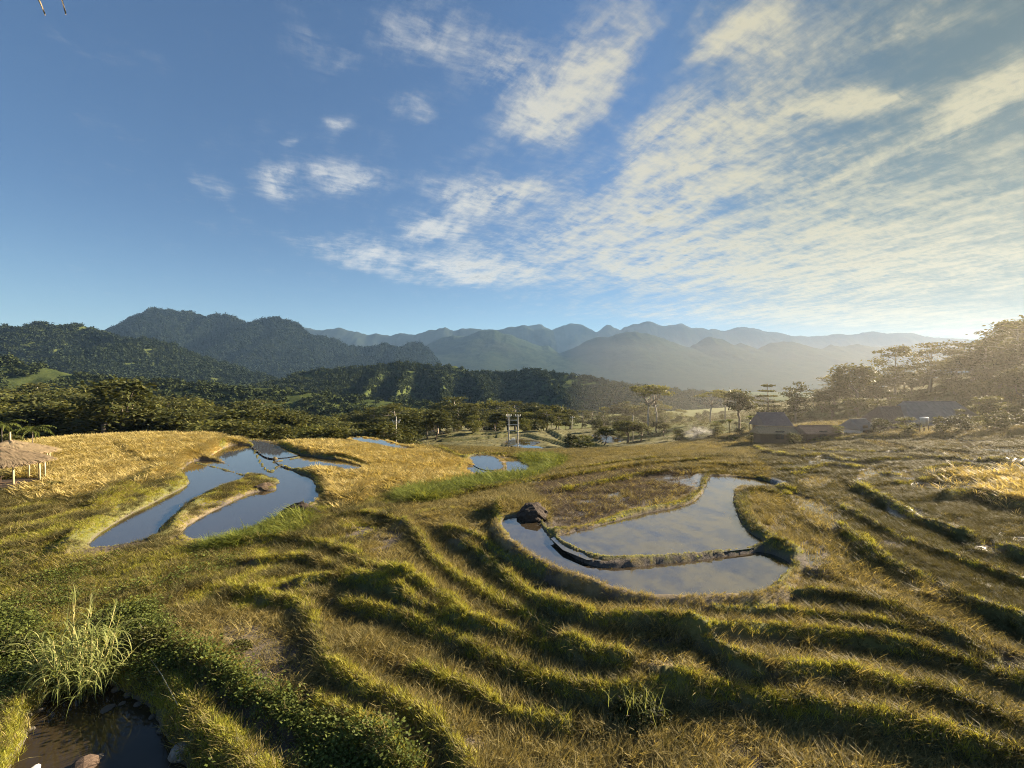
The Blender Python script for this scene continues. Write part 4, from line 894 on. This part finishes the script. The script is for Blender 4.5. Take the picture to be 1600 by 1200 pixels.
# ------------------------------------------------------------------ huts by the golden field
def thatch_hut(label, loc, rad, eave, apex, mat, nposts, finial, old, seed, rz=0.0, group=None):
    r = np.random.default_rng(seed); o = thing('thatched_hut', label, 'hut', loc, rz, group)
    # roof: a cone shell of layered straw bundles over a solid under-cone
    mb = MB(); nseg = 28; V = []; Fs = []
    for k_ in range(nseg): a = k_ / nseg * 6.2832; V.append((rad * .96 * math.cos(a), rad * .96 * math.sin(a), eave - .02)); 
    for k_ in range(nseg): a = k_ / nseg * 6.2832; V.append((rad * .92 * math.cos(a), rad * .92 * math.sin(a), eave - .16))
    V += [(0, 0, apex - .05), (0, 0, apex - .30)]
    for k_ in range(nseg):
        q = (k_ + 1) % nseg; Fs += [(k_, q, 2 * nseg), (nseg + q, nseg + k_, 2 * nseg + 1), (k_, nseg + k_, nseg + q, q)]
    mb.add(V, Fs); roof = mb.build('roof', mat, o)
    V = []; Q = []; n = 1500
    for i in range(n):
        a = r.uniform(0, 6.2832); u0 = math.sqrt(r.uniform(0.0, .86)); L = r.uniform(.12, .30); u1 = min(u0 + L, 1.07); da = r.normal() * .03; wd = r.uniform(.02, .05)
        def pt(u, aa, up): return np.array([rad * u * math.cos(aa), rad * u * math.sin(aa), apex + (eave - apex) * u + up - max(0, u - 1) * rad * .5])
        p0 = pt(u0, a, r.uniform(.0, .04)); p1 = pt(u1, a + da, r.uniform(.03, .12)); s = np.array([-math.sin(a), math.cos(a), 0]) * wd
        b_ = len(V); V += [p0 - s, p0 + s, p1 + s * .5, p1 - s * .5]; Q.append((b_, b_ + 1, b_ + 2, b_ + 3))
    st = link('straw', mesh_np('straw', np.array(V), np.array(Q), mat), roof); st['kind'] = 'stuff'
    for k_ in range(nposts):
        a = k_ / nposts * 6.2832 + .2; q = rad * .84; p_ = MB(); x0, y0 = q * math.cos(a), q * math.sin(a)
        zt = apex + (eave - apex) * .84 - .12
        p_.tube([(x0 * 1.0, y0 * 1.0, -.25), (x0 * .995, y0 * 1.0, zt * .5), (x0 * .98, y0 * .98, zt)], [.075, .07, .06], 8); p_.build('post', M_bamboo, o, True)
    if finial: p_ = MB(); p_.tube([(0, 0, apex - .4), (0, 0, apex + .75)], [.09, .07], 8); p_.build('finial', M_bamboo, o, True)
    p_ = MB(); p_.tube([(0, 0, -.2), (0, 0, apex - .3)], .09, 8); p_.build('centre_post', M_bamboo, o, True)
    for k_ in range(8):
        a = k_ / 8 * 6.2832; p_ = MB(); p_.tube([(0, 0, apex - .38), (rad * .9 * math.cos(a), rad * .9 * math.sin(a), eave - .08)], .035, 6); p_.build('rafter', M_bamboo, o, True)
    return o
thatch_hut('open thatched hut on pale bamboo posts beside the golden field, the nearer one', (-41.4, 36.0, 1.75), 3.25, 1.98, 3.35, M_thatch, 9, False, False, 1, .1)
thatch_hut('second thatched hut with a pole finial, ragged straw roof, behind the nearer hut', (-49.3, 44.0, 1.7), 3.4, 1.6, 2.85, M_thatchold, 8, True, True, 2, .3)
# floor platform, bench and kerb stones of the near hut
f = MB(); f.tube([(-41.4, 36.0, 1.4), (-41.4, 36.0, 1.86)], [2.95, 2.9], 28); tag(f.build('hut_floor', M_soil), 'beaten earth floor under the nearer thatched hut', 'floor')
bn_ = thing('bench', 'low dark timber bench inside the nearer thatched hut', 'bench', (-39.9, 34.9, 1.86), .5)
b_ = MB(); b_.box((0, 0, .42), (1.9, .45, .06)); b_.build('seat', M_darkwood, bn_)
for sx_ in (-.8, .8):
    b_ = MB(); b_.box((sx_, 0, .195), (.08, .38, .39)); b_.build('leg', M_darkwood, bn_)
tb = thing('table', 'dark wooden table inside the nearer thatched hut', 'table', (-41.8, 35.6, 1.86), .3)
b_ = MB(); b_.box((0, 0, .70), (1.7, .8, .06)); b_.build('tabletop', M_darkwood, tb)
for sx_ in (-.7, .7):
    for sy_ in (-.3, .3): b_ = MB(); b_.box((sx_, sy_, .335), (.07, .07, .67)); b_.build('leg', M_darkwood, tb)
def stone_mesh(seed, flat=.7):
    bm = bmesh.new(); bmesh.ops.create_icosphere(bm, subdivisions=2, radius=1.0); r = random.Random(seed); ax = [Vector((r.gauss(0, 1), r.gauss(0, 1), r.gauss(0, 1))).normalized() for _ in range(7)]
    for v in bm.verts:
        s = 1.0
        for a in ax: s -= .22 * max(0, v.co.normalized().dot(a) - .55)
        v.co = v.co * s * r.uniform(.96, 1.04); v.co.z *= flat
    me = bpy.data.meshes.new('stone'); bm.to_mesh(me); bm.free(); return me
STM = []
for i in range(5):
    q = stone_mesh(i); q.materials.append(M_stone); STM.append(q)
def stone(x, y, z, s, label, group=None, mat=None, name='stone', rz=None, k_=0, sz=1.0):
    me = STM[k_ % 5]
    if mat: me = me.copy(); me.materials.clear(); me.materials.append(mat)
    o = link(name, me, None, (x, y, z), rr.uniform(0, 6.28) if rz is None else rz); o.scale = (s, s * rr.uniform(.7, 1.0), s * sz); return tag(o, label, 'stone', group)
for i, a in enumerate(np.linspace(-1.35, -.25, 7)):
    stone(-41.4 + 3.1 * math.cos(a), 36.0 + 3.1 * math.sin(a), 1.72, .30 + .08 * (i % 3), 'pale kerb stone edging the earth floor of the nearer thatched hut', 'kerb stones of the thatched hut', M_whitestone, k_=i)
# stones of the dark pool
M_rim = rough_mat('wet_stone', C(.06, .052, .042), C(.13, .115, .095), 6, .7, .5)
for i, (px, py, s) in enumerate([(88, 1083, .16), (118, 1072, .18), (140, 1066, .2), (158, 1068, .15), (182, 1076, .2), (200, 1084, .17), (216, 1098, .16), (238, 1118, .15), (64, 1108, .16), (252, 1140, .17), (48, 1138, .14)]):
    q = at(px, py, .05); stone(q[0], q[1], .0, s * .8, 'grey stone in the rim of the dark pool', 'stones in the rim of the dark pool', M_rim, k_=i)
q = at(288, 1172, .1); stone(q[0], q[1], .06, .36, 'large rounded boulder on the right rim of the dark pool', name='boulder', k_=1, sz=1.2)
q = at(132, 1192, .1); stone(q[0], q[1], .02, .34, 'brown boulder standing in the dark pool at the bottom edge', name='boulder', mat=rough_mat('brown_stone', C(.065, .045, .033), C(.13, .088, .06), 5, .9, .5), k_=2)
q = at(55, 1199, .1); stone(q[0], q[1], .05, .14, 'small white stone left of the brown boulder', mat=M_whitestone, k_=3)
q = at(156, 1176, .1); stone(q[0], q[1], -.02, .13, 'small dark stone behind the brown boulder', mat=M_rim, k_=4, sz=.7)
q = at(168, 1106, .02); stone(q[0], q[1], .0, .22, 'flat grey stone just breaking the surface of the dark pool', mat=M_rim, k_=0, sz=.22)
q = at(180, 1102, .02); stone(q[0] + .12, q[1] + .12, .0, .12, 'small grey stone touching the flat one in the dark pool', mat=M_rim, k_=3, sz=.3)
q0 = at(227, 1029, .62); q1 = at(278, 1108, .55)
st = MB(); st.tube([(q0[0], q0[1], gz(*q0) + .2), ((q0[0] + q1[0]) / 2 + .05, (q0[1] + q1[1]) / 2, .5 * (gz(*q0) + gz(*q1)) + .24), (q1[0], q1[1], gz(*q1) + .2)], [.010, .012, .013], 6)
tag(st.build('cane_stick', M_bamboo), 'thin pale cane lying across the grassy bank of the dark pool', 'cane')
# soil mound at the pond corner and the eroded bund end
def mound(px, py, z, s, label, mat, seed, sc=(1, 1, .8)):
    bm = bmesh.new(); bmesh.ops.create_icosphere(bm, subdivisions=4, radius=1.0)
    co = np.array([v.co for v in bm.verts]); d = .28 * fbm(co[:, 0] * 1.6 + 9, co[:, 1] * 1.6 + co[:, 2] * 1.3, seed, 4) + .14 * fbm(co[:, 0] * 5 + co[:, 2] * 4, co[:, 1] * 5, seed + 3, 3)
    for v, dd in zip(bm.verts, d): v.co = v.co * (1 + dd); v.co.x *= s * sc[0]; v.co.y *= s * sc[1]; v.co.z *= s * sc[2]
    me = bpy.data.meshes.new('soil_mound'); bm.to_mesh(me); bm.free(); me.materials.append(mat)
    q = at(px, py, z); return tag(link('soil_mound', me, None, (q[0], q[1], z)), label, 'mound')
mound(834, 806, 2.3, .85, 'black mound of dug soil at the corner of the cloud mirroring pond', M_soil, 3, (1.15, 1.1, .78))
mound(414, 763, 1.2, .75, 'bare eroded earth end of the grassy bund in the left pond', rough_mat('earth', C(.05, .034, .022), C(.11, .078, .048), 4, .95, .9), 5, (1.1, 1.2, .55))
mound(470, 806, 1.0, 1.0, 'dark shaded earth bank under the near corner of the left pond', M_soil, 8, (1.5, .7, .8))  # bank face in shadow; its shade is put into the dark soil colour
# ------------------------------------------------------------------ tall napier grass clump by the pool
ng = thing('tall_grass_clump', 'tall clump of pale arching cane grass above the dark pool', 'grass clump', (*at(128, 1040, .75), .6))
r = np.random.default_rng(77); bx, by = ng.location.x, ng.location.y
def blade(V, Q, T, p0, az, L, wd, el0, droop, n=6):
    d = np.array([math.cos(az), math.sin(az), 0]); sd = np.array([-d[1], d[0], 0]) * wd / 2; p_ = np.array(p0, float); el = el0; b_ = len(V)
    for i in range(n):
        k_ = (i + .6) / n; wv_ = math.sin(min(1, k_ * 1.15 + .12) * math.pi * .92) * .9 + .1
        V += [p_ - sd * wv_, p_ + sd * wv_]; p_ = p_ + (d * math.cos(el) + np.array([0, 0, math.sin(el)])) * L / n; el -= droop / n * (1 + .8 * i / n)
    V.append(p_)
    for i in range(n - 1): Q.append((b_ + 2 * i, b_ + 2 * i + 1, b_ + 2 * i + 3, b_ + 2 * i + 2))
    T.append((b_ + 2 * n - 2, b_ + 2 * n - 1, b_ + 2 * n))
for i in range(42):
    a = r.uniform(0, 6.28); rad = .75 * math.sqrt(r.uniform()); x0, y0 = rad * math.cos(a) * 1.3, rad * math.sin(a); H = r.uniform(.9, 2.15); ln = (r.normal() * .14 + x0 * .35, r.normal() * .14 + y0 * .35)
    c_ = MB(); zg = gz(bx + x0, by + y0) - ng.location.z
    pts = [np.array([x0, y0, zg - .1]), np.array([x0 + ln[0] * .4, y0 + ln[1] * .4, zg + H * .55]), np.array([x0 + ln[0] * 1.3, y0 + ln[1] * 1.3, zg + H])]
    c_.tube(pts, [.016, .013, .008], 6); ca_ = c_.build('cane', M_cane, ng, True)
    V, Q, T = [], [], []
    for j in range(11):
        u_ = r.uniform(.25, 1); p_ = pts[0] + (pts[2] - pts[0]) * u_; blade(V, Q, T, p_, r.uniform(0, 6.28), r.uniform(.7, 1.35), .042, r.uniform(.55, 1.25), r.uniform(1.5, 2.8))
    for j in range(2): blade(V, Q, T, pts[2], r.uniform(0, 6.28), r.uniform(.5, .9), .03, r.uniform(1.2, 1.5), r.uniform(.5, 1.6))
    link('leaves', mesh_np('leaves', np.array(V), [np.array(Q), np.array(T)], M_napier), ca_)
# leafy shrub on the bund
def shrub(px, py, z, w_, h_, label, mat, n, size, seed, grass=True):
    r = np.random.default_rng(seed); q = at(px, py, z); o = thing('shrub', label, 'shrub', (q[0], q[1], gz(*q)))
    s = MB()
    for i in range(9):
        a = r.uniform(0, 6.28); s.tube([(0, 0, -.1), (w_ * .3 * math.cos(a), w_ * .3 * math.sin(a), h_ * .5), (w_ * .7 * math.cos(a), w_ * .7 * math.sin(a), h_ * r.uniform(.6, 1))], [.02, .014, .006], 5)
    s.build('stem', M_bark, o)
    d = r.normal(size=(n, 3)); d /= np.linalg.norm(d, axis=1)[:, None]; rad = r.uniform(.55, 1, n)[:, None] ** .5
    bump = 1 + .25 * fbm(d[:, 0] * 2 + 5, d[:, 1] * 2 + d[:, 2] * 2, seed, 3)[:, None]
    c_ = d * rad * bump * np.array([w_, w_ * .8, h_]); c_[:, 2] = np.abs(c_[:, 2]) * .95
    LV, LF = cards(c_, size, seed, .8, .65); link('foliage', mesh_np('foliage', LV, LF, mat), o)
    if grass:
        V, Q, T = [], [], []
        for j in range(60): blade(V, Q, T, (r.normal() * .3, r.normal() * .2, h_ * .6), r.uniform(0, 6.28), r.uniform(.4, .95), .016, r.uniform(1.0, 1.5), r.uniform(.2, 1.6), 4)
        link('grass_blades', mesh_np('grass_blades', np.array(V), [np.array(Q), np.array(T)], M_napier), o)
    return o
shrub(1000, 1085, 1.7, .85, .62, 'dark leafy shrub with grass blades on top, on the foreground bund', M_leafA, 2600, .045, 4)
shrub(235, 1000, .9, .95, .6, 'mass of broad leaved green weeds right of the tall cane grass', M_leafB, 2600, .05, 5, False)
shrub(20, 1010, .8, 1.0, .5, 'dark leafy bush at the left edge behind the cane grass', M_leafA, 2400, .05, 6, False)
shrub(375, 1015, .9, .4, .3, 'small leafy weed on the bank beyond the dark pool', M_leafB, 600, .04, 7, False)
# palms / bamboo behind the huts
def palm(px, py, y, h, label, seed, nf=13):
    r = np.random.default_rng(seed); x_ = (px - CX) / F * y; z0 = EYE + (CY - py) / F * y; o = thing('palm_tree', label, 'palm tree', (x_, y, z0))
    s = MB(); s.tube([(0, 0, -.3), (.08, 0, h * .5), (0, .05, h)], [.07, .05, .04], 8); s.build('trunk', M_bark, o, True)
    for i in range(nf):
        V, Q, T = [], [], []; a = i / nf * 6.28 + r.uniform(-.2, .2); el = r.uniform(.2, 1.3); L = r.uniform(1.7, 2.5); d = np.array([math.cos(a), math.sin(a), 0]); p_ = np.array([0, 0, h]); sdv = np.array([-d[1], d[0], 0])
        for j in range(14):
            p_ = p_ + (d * math.cos(el) + np.array([0, 0, math.sin(el)])) * L / 14; el -= .13
            for sg in (-1, 1): blade(V, Q, T, p_, a + sg * r.uniform(.7, 1.1), r.uniform(.45, .75) * (1.15 - j / 16), .06, el - .2, .9, 3)
        fr = link('frond', mesh_np('frond', np.array(V), [np.array(Q), np.array(T)], M_palm), o)
    return o
palm(50, 722, 50, 3.4, 'small feathery palm on a thin trunk behind the thatched huts', 21)
palm(2, 715, 49, 3.4, 'feathery palm at the left edge of the photo behind the thatched huts', 22)
shrub(15, 695, 1.8, 1.8, 1.6, 'green leafy bush growing behind the thatched huts', M_leafB, 2400, .13, 23, False)
shrub(80, 764, 1.7, 1.0, .55, 'low leafy weeds beside the nearer thatched hut', M_leafB, 1500, .07, 24, False)
shrub(238, 663, 0, 1.4, 1.7, 'large pale leaved plant at the foot of the wood beyond the golden field', M_leafC, 700, .22, 25, False)
# ------------------------------------------------------------------ poles
def pole(label, px, pb, pt, y, arms, lean=0.0, group=None):
    x_ = (px - CX) / F * y; zb = EYE + (CY - pb) / F * y; zt = EYE + (CY - pt) / F * y; zg = min(zb, gz(x_, y)) - .3; o = thing('utility_pole', label, 'utility pole', (x_, y, zg), .2, group); H = zt - zg
    s = MB(); s.tube([(0, 0, 0), (0, 0, H)], [.12, .08], 10); s.build('shaft', M_concrete, o, True)
    for k_, (dz, wd) in enumerate(arms):
        s = MB(); s.box((0, -.14, H - dz), (wd, .10, .10)); ar = s.build('crossarm', M_metal, o)
        for q_ in (-.46, 0, .46):
            s = MB(); s.tube([(wd * q_, -.14, H - dz + .05), (wd * q_, -.14, H - dz + .18), (wd * q_, -.14, H - dz + .30)], [.05, .11, .06], 8); s.build('insulator', M_ceramic, ar, True)
    return o
pole('lone concrete utility pole with a crossarm beyond the golden field', 619, 692, 651, 92, [(.9, 1.6), (1.3, 1.2)])
tp = thing('transformer_stand', 'pair of pale concrete poles carrying a transformer between them', 'transformer stand', ((802 - CX) / F * 88, 88, EYE - 104 / F * 88), 0)
zt_ = (703 - 649) / F * 88 + .2
for sx_ in (-.9, .9):
    s = MB(); s.tube([(sx_, 0, -1.5), (sx_, 0, zt_)], [.13, .09], 10); pl = s.build('pole', M_concrete, tp, True)
    s = MB(); s.box((sx_, -.15, zt_ - .25), (1.0, .1, .1)); ar = s.build('crossarm', M_metal, pl)
    for q_ in (-.45, 0, .45): s = MB(); s.tube([(sx_ + q_, -.15, zt_ - .2), (sx_ + q_, -.15, zt_ - .05), (sx_ + q_, -.15, zt_ + .12)], [.05, .11, .05], 8); s.build('insulator', M_ceramic, pl, True)
for zz_ in (zt_ - 1.0, zt_ - 1.9, zt_ - 3.0, 1.25): s = MB(); s.box((0, -.17, zz_), (2.3, .09, .12)); s.build('crossbar', M_metal, tp)
s = MB(); s.box((0, 0, 1.75), (.9, .75, .95)); 
for k_ in range(5): s.box((-.36 + .18 * k_, -.43, 1.72), (.04, .12, .75))
tr = s.build('transformer', M_metal, tp)
for q_ in (-.25, 0, .25): s = MB(); s.tube([(q_, 0, 2.22), (q_, 0, 2.4), (q_, 0, 2.55)], [.06, .09, .04], 8); s.build('bushing', M_ceramic, tr, True)
s = MB(); s.box((.5, -.3, .75), (.4, .25, .6)); s.build('meter_box', M_white, tp)
pole('dark thin utility pole at the edge of the valley grove, without crossarm', 989, 684, 648, 100, [])
pole('short pale utility pole among the grove trees', 894, 668, 650, 130, [(.5, 1.2)])
# ------------------------------------------------------------------ houses on the right
def house(label, px, pb, y, wx, dy_, hw, hr, wall, roofm, rz=0.0, hip=0.0, over=.6, windows=2, door=True, ridge_x=True, ribs=18):
    x_ = (px - CX) / F * y; z0 = EYE + (CY - pb) / F * y; o = thing('house', label, 'house', (x_, y, z0), rz)
    t_ = .12
    for nm, c_, d_ in (('front', (0, -dy_ / 2, hw / 2 - .75), (wx, t_, hw + 1.5)), ('back', (0, dy_ / 2, hw / 2 - .75), (wx, t_, hw + 1.5)), ('side', (-wx / 2 + t_ / 2, 0, hw / 2 - .75), (t_, dy_ - t_, hw + 1.5)), ('side', (wx / 2 - t_ / 2, 0, hw / 2 - .75), (t_, dy_ - t_, hw + 1.5))):
        s = MB(); s.box(c_, d_); s.build('wall', wall, o)
    a, b_ = wx / 2 + over, dy_ / 2 + over; rx = a - hip * 1.0; zr = hw + hr; ze = hw - .15
    s = MB(); V = [(-a, -b_, ze), (a, -b_, ze), (a, b_, ze), (-a, b_, ze), (-rx, 0, zr), (rx, 0, zr)]
    V2 = [(p_[0], p_[1], p_[2] - .12) for p_ in V]
    s.add(V + V2, [(0, 1, 5, 4), (2, 3, 4, 5), (1, 2, 5), (3, 0, 4), (7, 6, 10, 11), (9, 8, 11, 10), (8, 7, 11), (6, 9, 10), (0, 6, 7, 1), (1, 7, 8, 2), (2, 8, 9, 3), (3, 9, 6, 0)])
    for k_ in range(ribs):                                        # sheet ribs down both slopes
        u_ = (k_ + .5) / ribs * 2 - 1; xe = u_ * a; xt = max(-rx, min(rx, xe)); f_ = 1.0 if abs(xe) <= rx else (a - abs(xe)) / max(1e-3, (a - rx))
        for sg in (-1, 1): s.tube([(xe, sg * b_, ze + .01), (xe, sg * b_ * (1 - f_), ze + (zr - ze) * f_ + .01)], .03, 4)
    rf = s.build('roof', roofm, o)
    s = MB(); s.tube([(-rx - .02, 0, zr + .02), (rx + .02, 0, zr + .02)], .09, 6); s.build('ridge_cap', roofm, rf)
    for k_ in range(windows):
        wxp = (k_ + .5) / windows * wx - wx / 2 + (.0 if not door else wx * .06)
        s = MB(); s.box((wxp, -dy_ / 2 - .07, hw * .55), (1.15, .05, 1.15)); w_ = s.build('window', M_darkwood, o)
        s = MB(); s.box((wxp - .26, -dy_ / 2 - .10, hw * .55), (.46, .03, 1.0)); s.box((wxp + .26, -dy_ / 2 - .10, hw * .55), (.46, .03, 1.0)); s.build('pane', M_glass, w_)
    if door:
        s = MB(); s.box((-wx / 2 + .85, -dy_ / 2 - .08, .95), (.9, .06, 1.9)); d_ = s.build('door', M_darkwood, o)
        s = MB(); s.box((-wx / 2 + 1.15, -dy_ / 2 - .13, .95), (.05, .05, .12)); s.build('handle', M_metal, d_)
    return o
house('large house with a long grey sheet roof, hipped at its ends, on the hillside', 1452, 690, 66, 9.6, 6.5, 2.6, 3.3, M_plaster, M_greyroof, -.05, 2.0, .9, 3)
house('brown roofed house between the large grey roof and the small white house', 1392, 688, 66, 6.0, 5.5, 2.0, 3.0, M_brownwall, M_brownroof, .12, 1.6, .7, 2)
house('small white walled house with a pale sheet roof and open front', 1340, 684, 63, 3.0, 3.0, 1.5, 1.1, M_white, M_greyroof, .25, .3, .3, 1)
house('house with a bluish gable roof among the trees left of the long sheds', 1204, 676, 72, 3.9, 3.4, 1.5, 1.7, M_brownwall, M_blueroof, .05, .1, .4, 1, False)
house('long low shed with a weathered roof in front of the bluish roofed house', 1212, 684, 62, 4.8, 2.4, .9, .65, M_brownwall, M_thatchold, -.12, .2, .4, 1, False)
house('long low shed with a brown sheet roof left of the small white house', 1274, 684, 61, 4.6, 2.6, .9, .75, M_brownwall, M_brownroof, .1, .2, .4, 1, False)
wt = thing('water_tank', 'steel water tank with a pale lid on a stand before the large grey roof', 'water tank', ((1444 - CX) / F * 58, 58, EYE - 72 / F * 58))
s = MB(); s.tube([(0, 0, .6), (0, 0, .75), (0, 0, 1.35), (0, 0, 1.5)], [.36, .42, .42, .40], 16); s.build('tank', M_metal, wt, True)
s = MB(); s.tube([(0, 0, 1.5), (0, 0, 1.62), (0, 0, 1.68)], [.47, .45, .2], 16); s.build('lid', M_white, wt, True)
for sx_ in (-.3, .3):
    for sy_ in (-.3, .3): s = MB(); s.box((sx_, sy_, 0), (.07, .07, 1.2)); s.build('leg', M_darkwood, wt)
for i, (px, py, y_) in enumerate([(1375, 676, 60), (1415, 678, 58), (1470, 684, 55), (1500, 686, 54), (1530, 680, 56), (1560, 684, 52), (1590, 676, 56), (1308, 680, 60), (1180, 676, 64), (1155, 670, 70), (1120, 664, 78), (1240, 686, 58), (1090, 668, 84), (1060, 664, 90), (1620, 690, 50), (1545, 664, 62), (1500, 664, 64)]):
    x_ = (px - CX) / F * y_; g_ = gz(x_, y_); tree('bush', x_, y_, g_ + rr.uniform(1.4, 2.6), 'low dusky bush, ' + ('just above the paddies, ' if py > 678 else '') + mark(px), 'bushes around the farmhouses', i, rr.uniform(1.3, 1.9), rr.uniform(0, 6))
# banana plants left of the bluish roof
for i, (px, y_) in enumerate([(1128, 82), (1140, 80), (1172, 76), (1118, 85)]):
    x_ = (px - CX) / F * y_; o = thing('banana_plant', 'ragged banana plant among the trees left of the bluish roofed house', 'banana plant', (x_, y_, gz(x_, y_)), i * 1.3, 'banana plants by the bluish roofed house')
    s = MB(); s.tube([(0, 0, -.2), (.05, 0, 1.2), (0, 0, 2.3)], [.14, .12, .08], 8); s.build('trunk', M_cane, o, True)
    for k_ in range(8):
        V, Q, T = [], [], []; blade(V, Q, T, (0, 0, 2.2), k_ * .79 + i, 1.9, .5, 1.1, 1.9, 7); link('leaf', mesh_np('leaf', np.array(V), [np.array(Q), np.array(T)], M_palm), o)
# dry palm thatch hanging from the eave over the viewpoint: two tips reach into the picture
ev_ = thing('thatch_eave', 'two dry leaf tips of a thatched eave hanging in at the top left corner', 'thatch', (-1.9, 1.75, 12.15))
s = MB(); s.tube([(-1.2, 0, .05), (1.2, .1, .05)], .035, 8); s.build('batten', M_bamboo, ev_, True)
def dry_leaf(p0, p1, wd, seed):
    r = np.random.default_rng(seed); p0 = np.array(p0); p1 = np.array(p1); V = []; Q = []; n = 7; sd = np.array([1, 0, .25]) * wd
    for i in range(n + 1):
        u_ = i / n; c_ = p0 + (p1 - p0) * u_ + np.array([.02 * math.sin(u_ * 5), .03 * u_ * u_, 0]); w_ = (1 - u_) ** .55 + .04; V += [c_ - sd * w_, c_ + np.array([0, .018 * w_, -.006]), c_ + sd * w_]
    for i in range(n): Q += [(3 * i, 3 * i + 1, 3 * i + 4, 3 * i + 3), (3 * i + 1, 3 * i + 2, 3 * i + 5, 3 * i + 4)]
    o = link('dry_leaf', mesh_np('dry_leaf', np.array(V), np.array(Q), M_thatch), ev_); md = o.modifiers.new('thickness', 'SOLIDIFY'); md.thickness = .004
def tip(px, py, y): return np.array([(px - CX) / F * y + 1.9, y - 1.75, EYE + (CY - py) / F * y - 12.15])
dry_leaf((-.22, 0, .02), tip(66, 12, 1.75), .02, 1); dry_leaf((-.05, .02, .02), tip(99, 11, 1.75), .014, 2)
for i in range(10):
    xx = -1.1 + i * .24
    if not (-.4 < xx < .3): dry_leaf((xx, 0, .03), (xx + .05, .02, -.05), .02, 10 + i)
# ------------------------------------------------------------------ evening haze
HX, HY0, HY1, HZ0, HZ1 = 12000, -2500, 7200, -34, 800
hb_ = MB(); hb_.box((0, (HY0 + HY1) / 2, (HZ0 + HZ1) / 2), (2 * HX, HY1 - HY0, HZ1 - HZ0))
m, t, p, out = new_mat('haze'); m.node_tree.nodes.remove(p)
pv = t.n('ShaderNodeVolumePrincipled'); pv.inputs['Color'].default_value = (.36, .60, .98, 1); pv.inputs['Density'].default_value = HAZE; pv.inputs['Anisotropy'].default_value = 0.15
t.link(pv.outputs[0], out.inputs['Volume'])
hzo = hb_.build('haze', m); tag(hzo, 'thin evening haze over the valley and the mountains', kind='stuff')
mb_ = MB(); mb_.box((95, 92, 8), (150, 160, 32)); mm, t, p, out = new_mat('glare_veil'); mm.node_tree.nodes.remove(p)  # warm volume added to imitate the sun's veiling glare on the right
pv = t.n('ShaderNodeVolumePrincipled'); pv.inputs['Color'].default_value = (1.0, .93, .78, 1); pv.inputs['Density'].default_value = GLARE_VEIL; pv.inputs['Anisotropy'].default_value = 0.45
t.link(pv.outputs[0], out.inputs['Volume']); tag(mb_.build('glare_veil', mm), 'added golden veil standing in for sun glare over the right hand slope and farmhouses', kind='stuff')
# smoke of a straw fire at the foot of the grove
sp_ = ((1090 - CX) / F * 76, 76.0); bm = bmesh.new(); bmesh.ops.create_icosphere(bm, subdivisions=3, radius=1.0); me = bpy.data.meshes.new('smoke'); bm.to_mesh(me); bm.free()
mm, t, p, out = new_mat('smoke'); mm.node_tree.nodes.remove(p); tcn = t.n('ShaderNodeTexCoord'); pv = t.n('ShaderNodeVolumePrincipled')
ln = t.vm('LENGTH', tcn.outputs['Object']).outputs['Value']; fall = t.ss(ln, .2, .95, 1, 0)
t.put(pv.inputs['Density'], t.m('MULTIPLY', t.m('MULTIPLY', fall, t.ss(t.noise(tcn.outputs['Object'], 2.2, 4, .6), .42, .7)), .28)); pv.inputs['Color'].default_value = (.9, .9, .92, 1); pv.inputs['Anisotropy'].default_value = .4
t.link(pv.outputs[0], out.inputs['Volume']); me.materials.append(mm)
sm_ = link('smoke', me, None, (sp_[0], sp_[1], gz(*sp_) + 1.6)); sm_.scale = (3.2, 2.2, 2.0); tag(sm_, 'pale smoke of a straw fire at the foot of the valley grove', kind='stuff')
